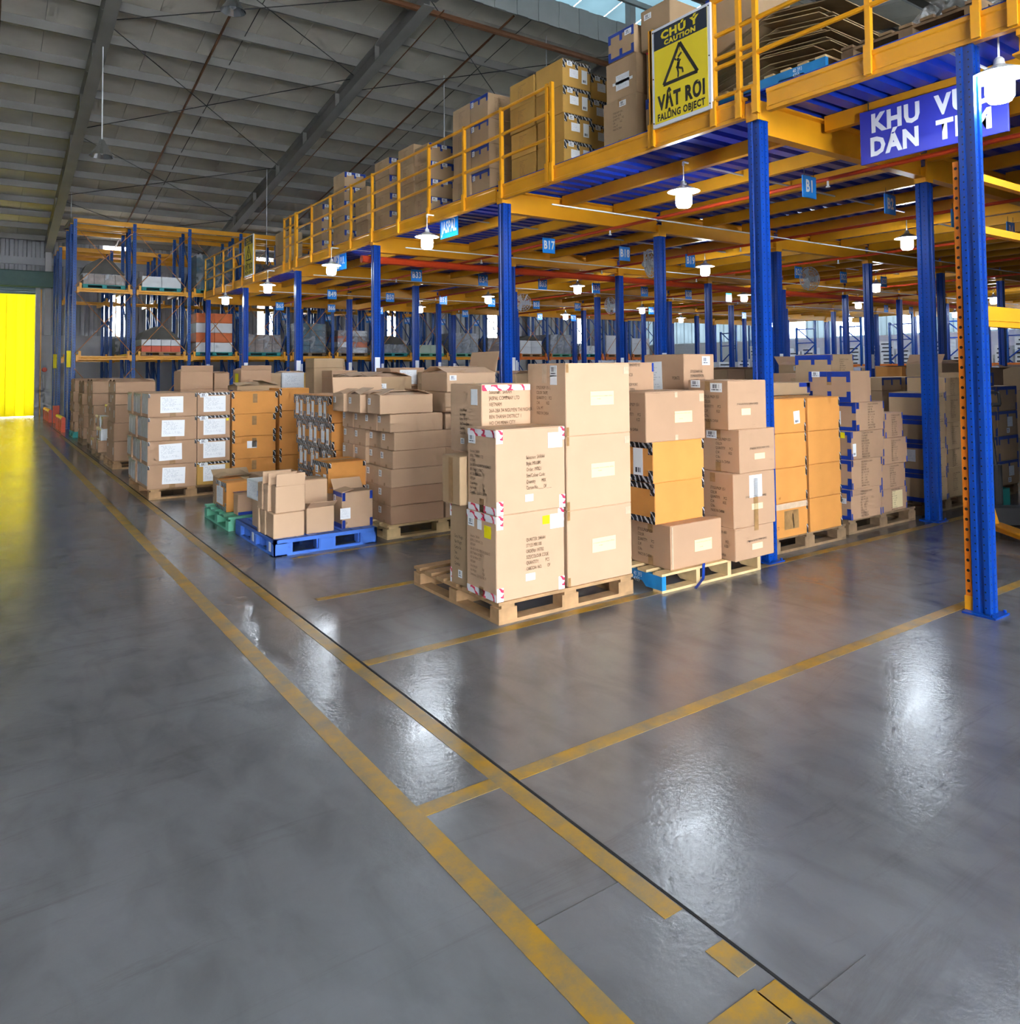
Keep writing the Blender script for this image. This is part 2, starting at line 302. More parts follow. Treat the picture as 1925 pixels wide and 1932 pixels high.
def T(name, label, cat, loc=(0, 0, 0), mesh=None, group=None, rz=0.0, kind=None):
    o = bpy.data.objects.new(name, mesh); col.objects.link(o); o.location = loc; o.rotation_euler = (0, 0, rz)
    o['label'] = label; o['category'] = cat
    if group: o['group'] = group
    if kind: o['kind'] = kind
    LABELS.setdefault(label, []).append(o); return o
def S(name, mesh=None, label=None, loc=(0, 0, 0)):
    o = bpy.data.objects.new(name, mesh); col.objects.link(o); o.location = loc; o['kind'] = 'structure'
    if label: o['label'] = label
    return o
def Pt(name, mesh, parent, loc=(0, 0, 0), rot=None, mw=None, label=None, scale=None):
    o = bpy.data.objects.new(name, mesh); col.objects.link(o); o.parent = parent
    if mw is not None: o.matrix_local = mw
    else:
        o.location = loc
        if rot: o.rotation_euler = rot
        if scale: o.scale = scale
    if label: o['label'] = label
    return o
def boxmesh(sx, sy, sz, m, cham=0.0):
    # box standing on its base centre
    key = ('box', round(sx, 3), round(sy, 3), round(sz, 3), m.name, cham)
    def mk():
        b = MB()
        if cham: b.cham(-sx / 2, -sy / 2, 0, sx / 2, sy / 2, sz, cham)
        else: b.box(-sx / 2, -sy / 2, 0, sx / 2, sy / 2, sz)
        return b.mesh('block', m)
    return cached(key, mk)
def textmesh(s, size, m, xs=0.62, align='LEFT', bold=0.0, ls=1.15):
    key = ('txt', s, round(size, 4), m.name, xs, align, bold)
    def mk():
        cu = bpy.data.curves.new('lettering', 'FONT'); cu.body = s; cu.size = size; cu.align_x = align; cu.align_y = 'CENTER'
        cu.resolution_u = 2; cu.offset = bold; cu.space_line = ls; cu.fill_mode = 'FRONT'; cu.space_character = 1.0 + 2.6 * bold / size
        ob = bpy.data.objects.new('lettering_tmp', cu); col.objects.link(ob)
        dg = bpy.context.evaluated_depsgraph_get(); me = bpy.data.meshes.new_from_object(ob.evaluated_get(dg))
        bpy.data.objects.remove(ob); bpy.data.curves.remove(cu)
        for v in me.vertices: v.co.x *= xs
        me.materials.clear(); me.materials.append(m); return me
    return cached(key, mk)
def frame(face, sx, sy, sz):
    if face == '-Y': return Vector((1, 0, 0)), Vector((0, 0, 1)), Vector((0, -1, 0)), Vector((-sx / 2, -sy / 2, 0)), sx, sz
    if face == '-X': return Vector((0, -1, 0)), Vector((0, 0, 1)), Vector((-1, 0, 0)), Vector((-sx / 2, sy / 2, 0)), sy, sz
    return Vector((1, 0, 0)), Vector((0, 1, 0)), Vector((0, 0, 1)), Vector((-sx / 2, -sy / 2, sz)), sx, sy
def on_face(fr, u, v, lift, roll=0.0):
    r, up, n, o, w, h = fr; c = o + r * u + up * v + n * lift
    if roll:
        q = Matrix.Rotation(roll, 3, n); r = q @ r; up = q @ up
    return Matrix(((r[0], up[0], n[0], c[0]), (r[1], up[1], n[1], c[1]), (r[2], up[2], n[2], c[2]), (0, 0, 0, 1)))
def decal(par, fr, u, v, w, h, m, name, lift=0.0004, roll=0.0, label=None):
    key = ('dec', round(w, 3), round(h, 3), m.name)
    me = cached(key, lambda: MB().box(-w / 2, -h / 2, 0, w / 2, h / 2, 0.0012).mesh(name, m))
    return Pt(name, me, par, mw=on_face(fr, u, v, lift, roll), label=label)
def letter(par, fr, u, v, s, size, m=None, xs=0.62, roll=0.0, align='LEFT', lift=0.0022):
    return Pt('printed_text', textmesh(s, size, m or M_ink, xs, align), par, mw=on_face(fr, u, v, lift, roll))

# carton features. Each takes (object, sx, sy, sz)
def carton(x, y, z, sx, sy, sz, m, label, group=None, feats=(), rz=0.0, top=False, cat='carton'):
    me = cached(('crt', round(sx, 3), round(sy, 3), round(sz, 3), m.name), lambda: MB().cham(-sx / 2, -sy / 2, 0, sx / 2, sy / 2, sz, 0.005).mesh('carton', m))
    o = T('carton', label, cat, (x + sx / 2, y + sy / 2, z), me, group, rz)
    for ft in feats: ft(o, sx, sy, sz)
    if top:
        fl = cached(('flp', round(sx, 3), round(sy, 3), m.name), lambda: MB().box(-sx / 2 + 0.004, -sy / 4 + 0.004, 0, sx / 2 - 0.004, sy / 4 - 0.0025, 0.003).mesh('flap', m))
        for s in (-1, 1): Pt('flap', fl, o, (0, s * (sy / 4 - 0.001), sz), rot=(0, 0, 0 if s < 0 else math.pi))
        decal(o, frame('+Z', sx, sy, sz), sx / 2, sy / 2, sx - 0.02, 0.05, M_btape, 'tape', 0.0034)
    return o
def lab(face, u, v, w, h, m=None, roll=0.0, name='shipping_label'):
    return lambda o, sx, sy, sz: decal(o, frame(face, sx, sy, sz), (u * (sy if face == '-X' else sx)), v * sz, w, h, m or M_bar, name, 0.0018, roll)
def txt(face, u, v, s, size, m=None, xs=0.6, roll=0.0):
    return lambda o, sx, sy, sz: letter(o, frame(face, sx, sy, sz), u * (sy if face == '-X' else sx), v * sz, s, size, m, xs, roll, lift=0.003)
def seam(face='-X', m=None, w=0.05, h=0.07, where=('t', 'b')):
    def f(o, sx, sy, sz):
        fr = frame(face, sx, sy, sz)
        if 't' in where: decal(o, fr, fr[4] / 2, sz - h / 2 - 0.004, w, h, m or M_btape, 'tape')
        if 'b' in where: decal(o, fr, fr[4] / 2, h / 2 + 0.004, w, h, m or M_btape, 'tape')
    return f
def edge_tape(face, m, h=0.045, where='t', tabs=True, full=1.0, u0=0.0):
    # strip along an edge with tabs running down from it
    def f(o, sx, sy, sz):
        fr = frame(face, sx, sy, sz); W = fr[4]
        for w in where:
            v = sz - h / 2 - 0.003 if w == 't' else h / 2 + 0.003
            decal(o, fr, u0 * W + W * full / 2, v, W * full - 0.008, h, m, 'tape')
            if tabs:
                tv = sz - 0.055 if w == 't' else 0.055
                for u in (0.022, W / 2, W - 0.022):
                    if u0 * W <= u <= (u0 + full) * W: decal(o, fr, u, tv, 0.04, 0.10, m, 'tape', 0.0009)
    return f
def corner_tape(face, m, s=0.06, where=('tl', 'tr', 'bl', 'br'), h=0.09):
    def f(o, sx, sy, sz):
        fr = frame(face, sx, sy, sz); W = fr[4]
        for w in where:
            decal(o, fr, (s / 2 + 0.002) if w[1] == 'l' else W - s / 2 - 0.002, sz - h / 2 - 0.002 if w[0] == 't' else h / 2 + 0.002, s, h, m, 'tape')
    return f
def open_flaps(m, angs=(0.5, 0.9, 0.4, 0.6), length=0.16, drop=True):
    # carton left open: flat dark sheet painted for the shaded inside, plus four flaps
    def f(o, sx, sy, sz):
        Pt('opening', cached(('well', round(sx, 3), round(sy, 3)), lambda: MB().box(-sx / 2 + .008, -sy / 2 + .008, 0, sx / 2 - .008, sy / 2 - .008, 0.002).mesh('opening', M_shaded_inside)), o, (0, 0, sz))
        for k, a in enumerate(angs):
            if a is None: continue
            w = sx if k % 2 == 0 else sy; l = length if a < 0 else min(length, (sy if k % 2 == 0 else sx) / 2 - .004); a = math.pi - a if a > 0 else -a
            me = cached(('of', round(w, 3), round(l, 3), m.name), lambda: MB().box(-w / 2 + .004, -l, -0.002, w / 2 - .004, 0, 0.002).mesh('flap', m))
            c = [(0, -sy / 2, sz), (sx / 2, 0, sz), (0, sy / 2, sz), (-sx / 2, 0, sz)][k]
            Pt('flap', me, o, mw=Matrix.Translation(c) @ Matrix.Rotation(k * math.pi / 2, 4, 'Z') @ Matrix.Rotation(-a, 4, 'X'))
    return f
MASS = MB(); MASSM = []
def massbox(x, y, z, sx, sy, sz, m):
    # cartons past the countable ones: real geometry joined into one stuff object
    if m not in MASSM: MASSM.append(m)
    MASS.cham(x, y, z, x + sx, y + sy, z + sz, .006, MASSM.index(m))
def massflaps(x, y, z, sx, sy, m):
    if m not in MASSM: MASSM.append(m)
    i = MASSM.index(m)
    for a, c in (((x, y, z), (x + sx, y, z)), ((x + sx, y + sy, z), (x, y + sy, z))):
        dy = -.14 if a[1] == y else .14
        MASS.add([a, c, (c[0], c[1] + dy, z + .045), (a[0], a[1] + dy, z + .045), (a[0], a[1], z + .003), (c[0], c[1], z + .003), (c[0], c[1] + dy, z + .048), (a[0], a[1] + dy, z + .048)], [(0, 1, 2, 3), (7, 6, 5, 4), (0, 4, 5, 1), (2, 6, 7, 3), (1, 5, 6, 2), (3, 7, 4, 0)], i)
ORD = ['bottom', 'second', 'third', 'fourth', 'fifth', 'sixth', 'seventh', 'eighth']
def row_word(i, n): return 'top' if i == n - 1 else ORD[i]

# ================================================================== the building
X0, Y0, DX, DY = 5.354, 4.016, 2.729, 3.786
floor_b = MB(); floor_b.box(-14, -14, -0.2, 34, 34, 0)
floor = S('floor', floor_b.mesh('floor', M_floor), 'polished grey concrete warehouse floor')
def marking(x0, y0, x1, y1, name='floor_marking', m=M_line, z=0.0015):
    cx, cy = (x0 + x1) / 2, (y0 + y1) / 2
    return Pt(name, MB().box(x0 - cx, y0 - cy, 0.0, x1 - cx, y1 - cy, z).mesh(name, m), floor, (cx, cy, 0.0002), label='worn yellow line painted on the floor' if m is M_line else None)
marking(1.245, -8, 1.335, 23.0)
marking(1.655, 1.62, 1.728, 22.5); marking(1.655, 1.36, 1.728, 1.47); marking(1.655, -8, 1.728, 1.30)
marking(1.335, 2.475, 1.655, 2.55); marking(1.745, 2.475, 9.5, 2.55)
marking(1.745, 3.89, 9.4, 3.965); marking(1.95, 5.17, 5.2, 5.235); marking(2.2, 6.44, 5.2, 6.50)
marking(1.48, 1.20, 1.66, 1.31)
marking(1.733, -8, 1.743, 30, 'floor_joint', M_joint, 0.0016)
marking(1.335, 1.8155, 1.655, 1.8185, 'floor_joint', M_crack, 0.001); marking(1.745, 1.209, 2.0, 1.211, 'floor_joint', M_crack, 0.001)

# ---- roof
SL = 0.16088; YE, ZE = 33.2, 6.64; YR = 13.7
def zr(y): return ZE + SL * (YE - y) if y >= 12.3 else ZE + SL * (YE - 24.6 + y)
roof = S('ceiling', None, 'grey sheet roof on steel rafters and purlins')
RX0, RX1 = -14.0, 34.0
def slope_mesh(x0, x1, ya, yb, m):
    b = MB(); za, zb = zr(ya), zr(yb); t = 0.05
    b.add([(x0, ya, za), (x1, ya, za), (x1, yb, zb), (x0, yb, zb), (x0, ya, za + t), (x1, ya, za + t), (x1, yb, zb + t), (x0, yb, zb + t)],
          [(0, 1, 2, 3), (7, 6, 5, 4), (0, 4, 5, 1), (1, 5, 6, 2), (2, 6, 7, 3), (3, 7, 4, 0)])
    return b.mesh('roof_sheet', m)
sheetA = slope_mesh(0.005, 0.995, YE + 0.2, YR - 0.1, M_sheet); sheetB = slope_mesh(0.005, 0.995, 10.9, -9.2, M_sheet)
for i in range(int(RX1 - RX0)):
    Pt('roof_sheet', sheetA, roof, (RX0 + i + 0.0, 0, 0)); Pt('roof_sheet', sheetB, roof, (RX0 + i, 0, 0))
Pt('roof_light_block', MB().add([(RX0, YE + .3, zr(YE + .3) + .08), (RX1, YE + .3, zr(YE + .3) + .08), (RX1, YR - .1, zr(YR - .1) + .08), (RX0, YR - .1, zr(YR - .1) + .08), (RX0, 10.9, zr(10.9) + .08), (RX1, 10.9, zr(10.9) + .08), (RX1, -9.2, zr(-9.2) + .08), (RX0, -9.2, zr(-9.2) + .08)], [(0, 1, 2, 3), (4, 5, 6, 7)]).mesh('roof_light_block', M_steel), roof)  # unseen backing added to block sky light through the sheet gaps
purl = cached('purlin', lambda: MB().extr([(-0.03, -0.20), (0.03, -0.20), (0.03, -0.185), (-0.015, -0.185), (-0.015, -0.015), (0.035, -0.015), (0.035, 0), (-0.03, 0)], (RX0, 0, 0), (RX1, 0, 0), (0, 1, 0), (0, 0, 1)).mesh('purlin', M_steel))
for i in range(15): y = 32.9 - i * 1.31; Pt('purlin', purl, roof, (0, y, zr(y) - 0.002))
for i in range(14): y = 10.6 - i * 1.31; Pt('purlin', purl, roof, (0, y, zr(y) - 0.002))
RAFT = [2.0 + 5.55 * k for k in range(-2, 6)]
def rafter(ya, yb):
    b = MB(); I = [(-0.13, -0.62), (0.13, -0.62), (0.13, -0.60), (0.012, -0.60), (0.012, -0.23), (0.13, -0.23), (0.13, -0.205), (-0.13, -0.205), (-0.13, -0.23), (-0.012, -0.23), (-0.012, -0.60), (-0.13, -0.60)]
    b.extr(I, (0, ya, zr(ya)), (0, yb, zr(yb)), (1, 0, 0), (0, 0, 1))
    for k in range(1, 8):
        y = ya + (yb - ya) * k / 8; b.box(-0.125, y - 0.006, zr(y) - 0.6, 0.125, y + 0.006, zr(y) - 0.22)
    return b.mesh('rafter', M_steel)
rA, rB = rafter(33.0, YR), rafter(10.9, -9.0)
cleat = MB().box(-0.10, -0.05, -0.24, 0.10, 0.05, -0.02).mesh('purlin_cleat', M_steel)
for k, x in enumerate(RAFT):
    Pt('rafter', rA, roof, (x, 0, 0)); Pt('rafter', rB, roof, (x, 0, 0))
    if 1 < k < 5:
        for i in range(15): y = 32.9 - i * 1.31; Pt('purlin_cleat', cleat, roof, (x, y + 0.06, zr(y)))
# bracing rods, sag rods and rusty pipes
def sag(x, ya, yb, r, m, dz=-0.25, name='sag_rod'):
    Pt(name, MB().rod((x, ya, zr(ya) + dz), (x, yb, zr(yb) + dz), r).mesh(name, m), roof)
for x in (4.2, 9.7, 15.3): sag(x, 32.8, YR, 0.028, M_rust, -0.27, 'sprinkler_pipe')
for x in (4.75, 10.3, -0.8): sag(x, 32.8, YR, 0.010, M_dark, -0.12)
sag(1.1 - 0.9, 32.8, YR, 0.02, M_rust, -0.3, 'sprinkler_pipe'); sag(7.9, 32.8, YR, 0.014, M_rust, -0.62, 'sprinkler_pipe')
for (xa, ya, xb, yb) in ((2.1, 17.6, 7.45, 23.2), (2.1, 22.7, 7.45, 17.6), (2.1, 23.2, 7.45, 28.2), (2.1, 27.7, 7.45, 23.4), (2.1, 28.2, 7.45, 32.6), (2.1, 32.4, 7.45, 28.4),
                         (7.65, 13.9, 13.0, 18.2), (7.65, 18.2, 13.0, 13.9), (2.1, 13.9, 7.45, 17.4), (2.1, 17.4, 7.45, 13.9)):
    Pt('bracing_rod', MB().rod((xa, ya, zr(ya) - 0.3), (xb, yb, zr(yb) - 0.3), 0.011).mesh('bracing_rod', M_dark), roof)
# ridge monitor with translucent sheets
b = MB()
for y0 in (YR - 0.1, 10.95):
    n = 160; w = (RX1 - RX0) / n; zb = zr(13.6) - 0.30
    for i in range(n): b.box(RX0 + i * w, y0 - 0.02 - (0.02 if i % 2 else 0), zb, RX0 + (i + 1) * w, y0 + 0.02, zb + 0.62)
Pt('ridge_upstand', b.mesh('ridge_upstand', M_steel), roof)
for i in range(48):
    Pt('skylight_sheet', cached('skyl', lambda: MB().add([(0.01, 9.9, 10.55), (0.99, 9.9, 10.55), (0.99, 12.3, 10.95), (0.01, 12.3, 10.95), (0.01, 14.7, 10.55), (0.99, 14.7, 10.55), (0.01, 14.75, 9.6), (0.99, 14.75, 9.6), (0.01, 9.85, 9.6), (0.99, 9.85, 9.6)], [(0, 1, 2, 3), (3, 2, 5, 4), (4, 5, 7, 6), (8, 9, 1, 0)]).mesh('skylight_sheet', M_sky)), roof, (RX0 + i, 0, 0), label='bluish translucent ridge sheet')
for x in RAFT:
    for y in (13.5, 11.1): Pt('monitor_post', MB().box(-0.09, -0.09, 9.2, 0.09, 0.09, 10.75).mesh('monitor_post', M_steel), roof, (x, y, 0))
for y in (14.6, 13.2, 11.4, 10.0): Pt('monitor_purlin', MB().box(RX0, -0.04, 10.42, RX1, 0.04, 10.54).mesh('monitor_purlin', M_steel), roof, (0, y, 0))
Pt('sprinkler_main', MB().rod((RX0, 14.1, 9.25), (RX1, 14.1, 9.25), 0.07, 8).mesh('sprinkler_main', M_rust), roof)

# ---- far wall with corrugated sheet, windows and the yellow curtained door
wallf = S('wall_far', None, 'grey corrugated end wall above a concrete plinth wall')
def ribbed(x0, x1, z0, z1, pitch=0.28, m=M_gwall):
    b = MB(); n = max(1, round((x1 - x0) / pitch)); p = (x1 - x0) / n
    for i in range(n):
        a = x0 + i * p; q = [(a, 0), (a + p * 0.32, 0), (a + p * 0.45, -0.045), (a + p * 0.87, -0.045), (a + p, 0)]
        for (xa, ya), (xb, yb) in zip(q, q[1:]): b.add([(xa, ya, z0), (xb, yb, z0), (xb, yb, z1), (xa, ya, z1)], [(0, 1, 2, 3)])
    return b
WX = [(3.86, 4.72), (9.75, 10.45), (15.75, 16.5), (21.6, 22.4), (27.4, 28.2)]
xs = [-14.0]
for a, c in WX: xs += [a, c]
xs.append(33.9)
DOORX1 = 1.62
for i in range(len(xs) - 1):
    x0, x1 = xs[i], xs[i + 1]
    if i == 0:
        Pt('cladding_sheet', ribbed(x0, 0 - 2.6, 3.0, 6.66).mesh('cladding_sheet', M_gwall), wallf, (0, YE, 0))
        Pt('cladding_sheet', ribbed(-2.6, DOORX1 + 0.15, 4.95, 6.66).mesh('cladding_sheet', M_gwall), wallf, (0, YE, 0))
        Pt('cladding_sheet', ribbed(DOORX1 + 0.15, x1, 3.0, 6.66).mesh('cladding_sheet', M_gwall), wallf, (0, YE, 0))
    elif i % 2 == 0:
        Pt('cladding_sheet', ribbed(x0, x1, 3.0, 6.66).mesh('cladding_sheet', M_gwall), wallf, (0, YE, 0))
    else:
        Pt('cladding_sheet', ribbed(x0, x1, 4.6, 6.1).mesh('cladding_sheet', M_gwall), wallf, (0, YE, 0))
        w = S('window_%d' % ((i + 1) // 2), None, 'bright window in the end wall')
        Pt('pane', MB().box(x0, -0.01, 3.0, x1, 0.01, 4.6).mesh('pane', M_pane), w, (0, YE + 0.03, 0))
        Pt('pane', MB().box(x0, -0.01, 6.1, x1, 0.01, 6.66).mesh('pane', M_pane), w, (0, YE + 0.03, 0))
        Pt('sill', MB().box(x0 - 0.05, -0.10, 2.94, x1 + 0.05, 0.04, 3.0).mesh('sill', M_conc), w, (0, YE, 0))
        for xx in (x0, (x0 + x1) / 2, x1): Pt('window_frame', MB().box(xx - 0.02, -0.05, 3.0, xx + 0.02, 0, 4.6).mesh('window_frame', M_gwall), w, (0, YE, 0))
Pt('plinth', MB().box(DOORX1 + 0.1, -0.12, 0, 33.9, 0.1, 3.0).mesh('plinth', M_conc), wallf, (0, YE, 0))
Pt('plinth', MB().box(-14, -0.12, 0, -2.6, 0.1, 3.0).mesh('plinth', M_conc), wallf, (0, YE, 0))
for z in (5.6, 6.62): Pt('girt', MB().box(-14, -0.14, z, 33.9, -0.05, z + (0.28 if z < 6 else 0.1)).mesh('girt', M_gwall), wallf, (0, YE, 0))
for x in RAFT:
    Pt('wall_column', MB().box(-0.1, -0.35, 3.0 if x > 1 and x < 3 else 0, 0.1, -0.12, 6.3).mesh('wall_column', M_conc), wallf, (x, YE, 0))
# shadowless gap above the girt up to the roof is closed by the sheet itself
door = S('door_1', None, 'roller door opening hung with a bright yellow plastic strip curtain')
for i in range(14):
    x = -2.55 + i * 0.298
    Pt('curtain_strip', cached('strip', lambda: MB().add([(0, 0, 0), (0.08, -0.012, 0), (0.15, -0.016, 0), (0.22, -0.012, 0), (0.31, 0, 0), (0, 0, 4.5), (0.08, -0.012, 4.5), (0.15, -0.016, 4.5), (0.22, -0.012, 4.5), (0.31, 0, 4.5)], [(k, k + 1, k + 6, k + 5) for k in range(4)]).mesh('curtain_strip', M_curtain)), door, (x, YE + (0.02 if i % 2 else 0), 0.02))
Pt('shutter_box', MB().cham(-2.7, -0.45, 4.75, DOORX1 + 0.55, 0.02, 5.35, 0.03).mesh('shutter_box', M_shutter), door, (0, YE, 0))
for k in range(3): Pt('shutter_slat', MB().box(-2.6, -0.12, 4.5 + 0.085 * k, DOORX1 + 0.1, -0.06, 4.58 + 0.085 * k).mesh('shutter_slat', M_shutter), door, (0, YE, 0))
Pt('door_jamb', MB().box(DOORX1, -0.2, 0, DOORX1 + 0.14, 0.1, 4.8).mesh('door_jamb', M_conc), door, (0, YE, 0))
Pt('guide_rail', MB().box(DOORX1 + 0.16, -0.16, 0, DOORX1 + 0.20, -0.12, 4.7).mesh('guide_rail', M_yrail), door, (0, YE, 0))
Pt('fire_bell', MB().lathe([(0, -0.03), (0.07, -0.03), (0.09, 0), (0.07, 0.03), (0, 0.03)], 12).mesh('fire_bell', M_guard), door, (1.93, YE - 0.16, 1.72), rot=(math.pi / 2, 0, 0))

# ---- right-hand wall: pale plinth, ribbed sheet and daylight windows
wallr = S('wall_right', None, 'pale side wall with ribbed upper sheet')
XR = 33.0
b = MB(); b.box(0, -14, 0, 0.2, 34, 2.95); Pt('plinth', b.mesh('plinth', M_wwall), wallr, (XR, 0, 0))
b = MB(); n = 170; p = 48.0 / n
for i in range(n):
    y = -14 + i * p
    d = 0.05 if i % 2 else 0.0; b.add([(d, y, 2.95), (d, y + p, 2.95), (d, y + p, 7.2), (d, y, 7.2)], [(0, 1, 2, 3)]); b.add([(0, y, 2.95), (.05, y, 2.95), (.05, y, 7.2), (0, y, 7.2)], [(0, 1, 2, 3)])
Pt('cladding_sheet', b.mesh('cladding_sheet', M_wtrans), wallr, (XR, 0, 0))
for k, y in enumerate((10.2, 13.2, 16.2, 19.2, 22.2)):
    w = S('window_%d' % (k + 6), None, 'bluish daylight window in the side wall', (XR, y, 0))
    Pt('pane', MB().box(-0.01, 0, 3.0, 0.015, 1.5, 4.3).mesh('pane', M_pane2), w)
    for d in (0, 0.5, 1.0, 1.5): Pt('window_frame', MB().box(-0.03, d - 0.015, 3.0, -0.01, d + 0.015, 4.3).mesh('window_frame', M_wwall), w)
added_walll = S('added_wall_left', None, 'grey side wall'); b = MB(); b.box(0, -14, 0, 0.2, 34, 9.0); Pt('cladding_sheet', b.mesh('cladding_sheet', M_gwall), added_walll, (-14, 0, 0))  # unseen wall added to keep daylight from entering on the left

added_walln = S('added_wall_near', None, 'grey wall beside the open dock'); Pt('cladding_sheet', MB().box(6.0, 0.1, 0, 34, 0.3, 9.0).box(6.0, -9.2, 0, 6.2, 0.1, 9.0).mesh('cladding_sheet', M_gwall), added_walln); Pt('cladding_sheet', MB().box(-14, -9.3, 0, -5.0, -9.1, 7.0).mesh('cladding_sheet', M_gwall), added_walln)  # unseen walls added to shade the right side and narrow the daylight opening
# ================================================================== mezzanine
NX, NY = 10, 6
XE = X0 + DX * (NX - 1) + 0.4; YE0, YE1 = 2.0, Y0 + DY * (NY - 1) + 0.25
mez = T('mezzanine', 'yellow and blue steel mezzanine platform on blue posts', 'platform')
def column_profile(a, bb):
    g = 0.012
    return [(-a, -bb), (-a * .35, -bb), (-a * .25, -bb + g), (a * .25, -bb + g), (a * .35, -bb), (a, -bb), (a, -bb * .35), (a - g, -bb * .25), (a - g, bb * .25), (a, bb * .35), (a, bb),
            (a * .35, bb), (a * .25, bb - g), (-a * .25, bb - g), (-a * .35, bb), (-a, bb), (-a, bb * .35), (-a + g, bb * .25), (-a + g, -bb * .25), (-a, -bb * .35)]
def colmesh(a, h): return MB().prism(column_profile(a, a), 0, h).mesh('column', M_bperf)
capm = MB().box(-0.075, -0.06, 0, -0.06, 0.06, 0.16).box(0.06, -0.06, 0, 0.075, 0.06, 0.16).box(-0.06, -0.065, 0, 0.06, -0.055, 0.16).mesh('beam_bracket', M_yellow)
basem = MB().box(-0.10, -0.10, 0, 0.10, 0.10, 0.012).rod((-.08, -.08, 0), (-.08, -.08, .03), .01).rod((.08, -.08, 0), (.08, -.08, .03), .01).mesh('base_plate', M_blue)
cE, cI = colmesh(0.058, 3.68), colmesh(0.060, 3.52)
tagm = MB().box(-0.045, -0.001, 0, 0.045, 0, 0.26).mesh('location_tag', M_print)
for i in range(NX):
    for j in range(NY):
        c = Pt('column', cE if i == 0 else cI, mez, (X0 + i * DX, Y0 + j * DY, 0))
        Pt('base_plate', basem, c); Pt('beam_bracket', capm, c, (0, 0, 3.66 if i == 0 else 3.5))
        if (i == 0 and j > 1) or (i in (1, 2, 3) and j): Pt('location_tag', tagm, c, (0, -0.061, 1.55))
c = Pt('column', colmesh(0.052, 3.70), mez, (5.335, 2.342, 0)); Pt('base_plate', basem, c)
# girders along X
gird = MB().extr([(-0.05, 0), (0.05, 0), (0.05, 0.012), (0.008, 0.02), (0.008, 0.26), (0.05, 0.27), (0.05, 0.285), (-0.05, 0.285), (-0.05, 0.27), (-0.008, 0.26), (-0.008, 0.02), (-0.05, 0.012)], (0.06, 0, 0), (DX - 0.06, 0, 0), (0, 1, 0), (0, 0, 1)).mesh('girder', M_yellow)
for i in range(NX):
    for j in range(NY): Pt('girder', gird, mez, (X0 + i * DX, Y0 + j * DY, 3.55))
for i in range(NX): Pt('girder', gird, mez, (X0 + i * DX, YE0 + 0.06, 3.58))
# joists along Y
def joist(l): return MB().extr([(-0.035, 0), (0.035, 0), (0.035, 0.015), (-0.02, 0.03), (-0.02, 0.115), (0.035, 0.125), (0.035, 0.14), (-0.035, 0.14)], (0, 0.06, 0), (0, l - 0.06, 0), (1, 0, 0), (0, 0, 1)).mesh('joist', M_yellow)
jm, jm0 = joist(DY), joist(Y0 - YE0)
for i in range(NX):
    for k in range(3):
        x = X0 + (i + k / 3.0) * DX
        if k == 0 and i == 0: continue
        for j in range(NY - 1): Pt('joist', jm, mez, (x, Y0 + j * DY, 3.715))
        Pt('joist', jm0, mez, (x, YE0, 3.715))
# edge channel beams
def edge(l): return MB().extr([(-0.03, 0), (0.03, 0), (0.03, 0.02), (-0.005, 0.03), (-0.005, 0.155), (0.03, 0.165), (0.03, 0.185), (-0.03, 0.185), (-0.03, 0.155), (-0.022, 0.145), (-0.022, 0.04), (-0.03, 0.03)], (0, 0, 0), (0, l, 0), (1, 0, 0), (0, 0, 1)).mesh('edge_beam', M_yellow)
for j in range(NY - 1): Pt('edge_beam', edge(DY - 0.15), mez, (5.30, Y0 + j * DY + 0.075, 3.70))
Pt('edge_beam', edge(Y0 - YE0 - 0.15), mez, (5.30, YE0, 3.70)); Pt('edge_beam', edge(0.25), mez, (5.30, Y0 + 5 * DY, 3.70))
endb = MB().box(5.30, -0.02, 3.66, XE, 0.04, 3.86).mesh('end_beam', M_yellow); Pt('end_beam', endb, mez, (0, YE0, 0)); Pt('end_beam', endb, mez, (0, YE1, 0))
# corrugated blue deck sheets, ribs along X
def deck(l, y0):
    b = MB(); n = round(l / 0.21); p = l / n; prof = []
    for i in range(n):
        a = y0 + i * p; prof += [(a, 0.0), (a + p * .55, 0.0), (a + p * .65, 0.042), (a + p * .9, 0.042)]
    prof.append((y0 + l, 0.0)); m = len(prof)
    b.add([(0, y, z) for y, z in prof] + [(DX, y, z) for y, z in prof], [(k, k + 1, m + k + 1, m + k) for k in range(m - 1)])
    b.box(0, y0, 0.044, DX, y0 + l, 0.060); b.box(0.004, y0, 0.0602, DX, y0 + l, 0.062, 1); return b.mesh('deck_sheet', M_deck, M_decktop)
dk, dk0 = deck(DY, 0), deck(Y0 - YE0, 0)
for i in range(NX):
    for j in range(NY - 1): Pt('deck_sheet', dk, mez, (X0 - 0.03 + i * DX, Y0 + j * DY, 3.857))
    Pt('deck_sheet', dk0, mez, (X0 - 0.03 + i * DX, YE0, 3.857))
ZD = 3.92
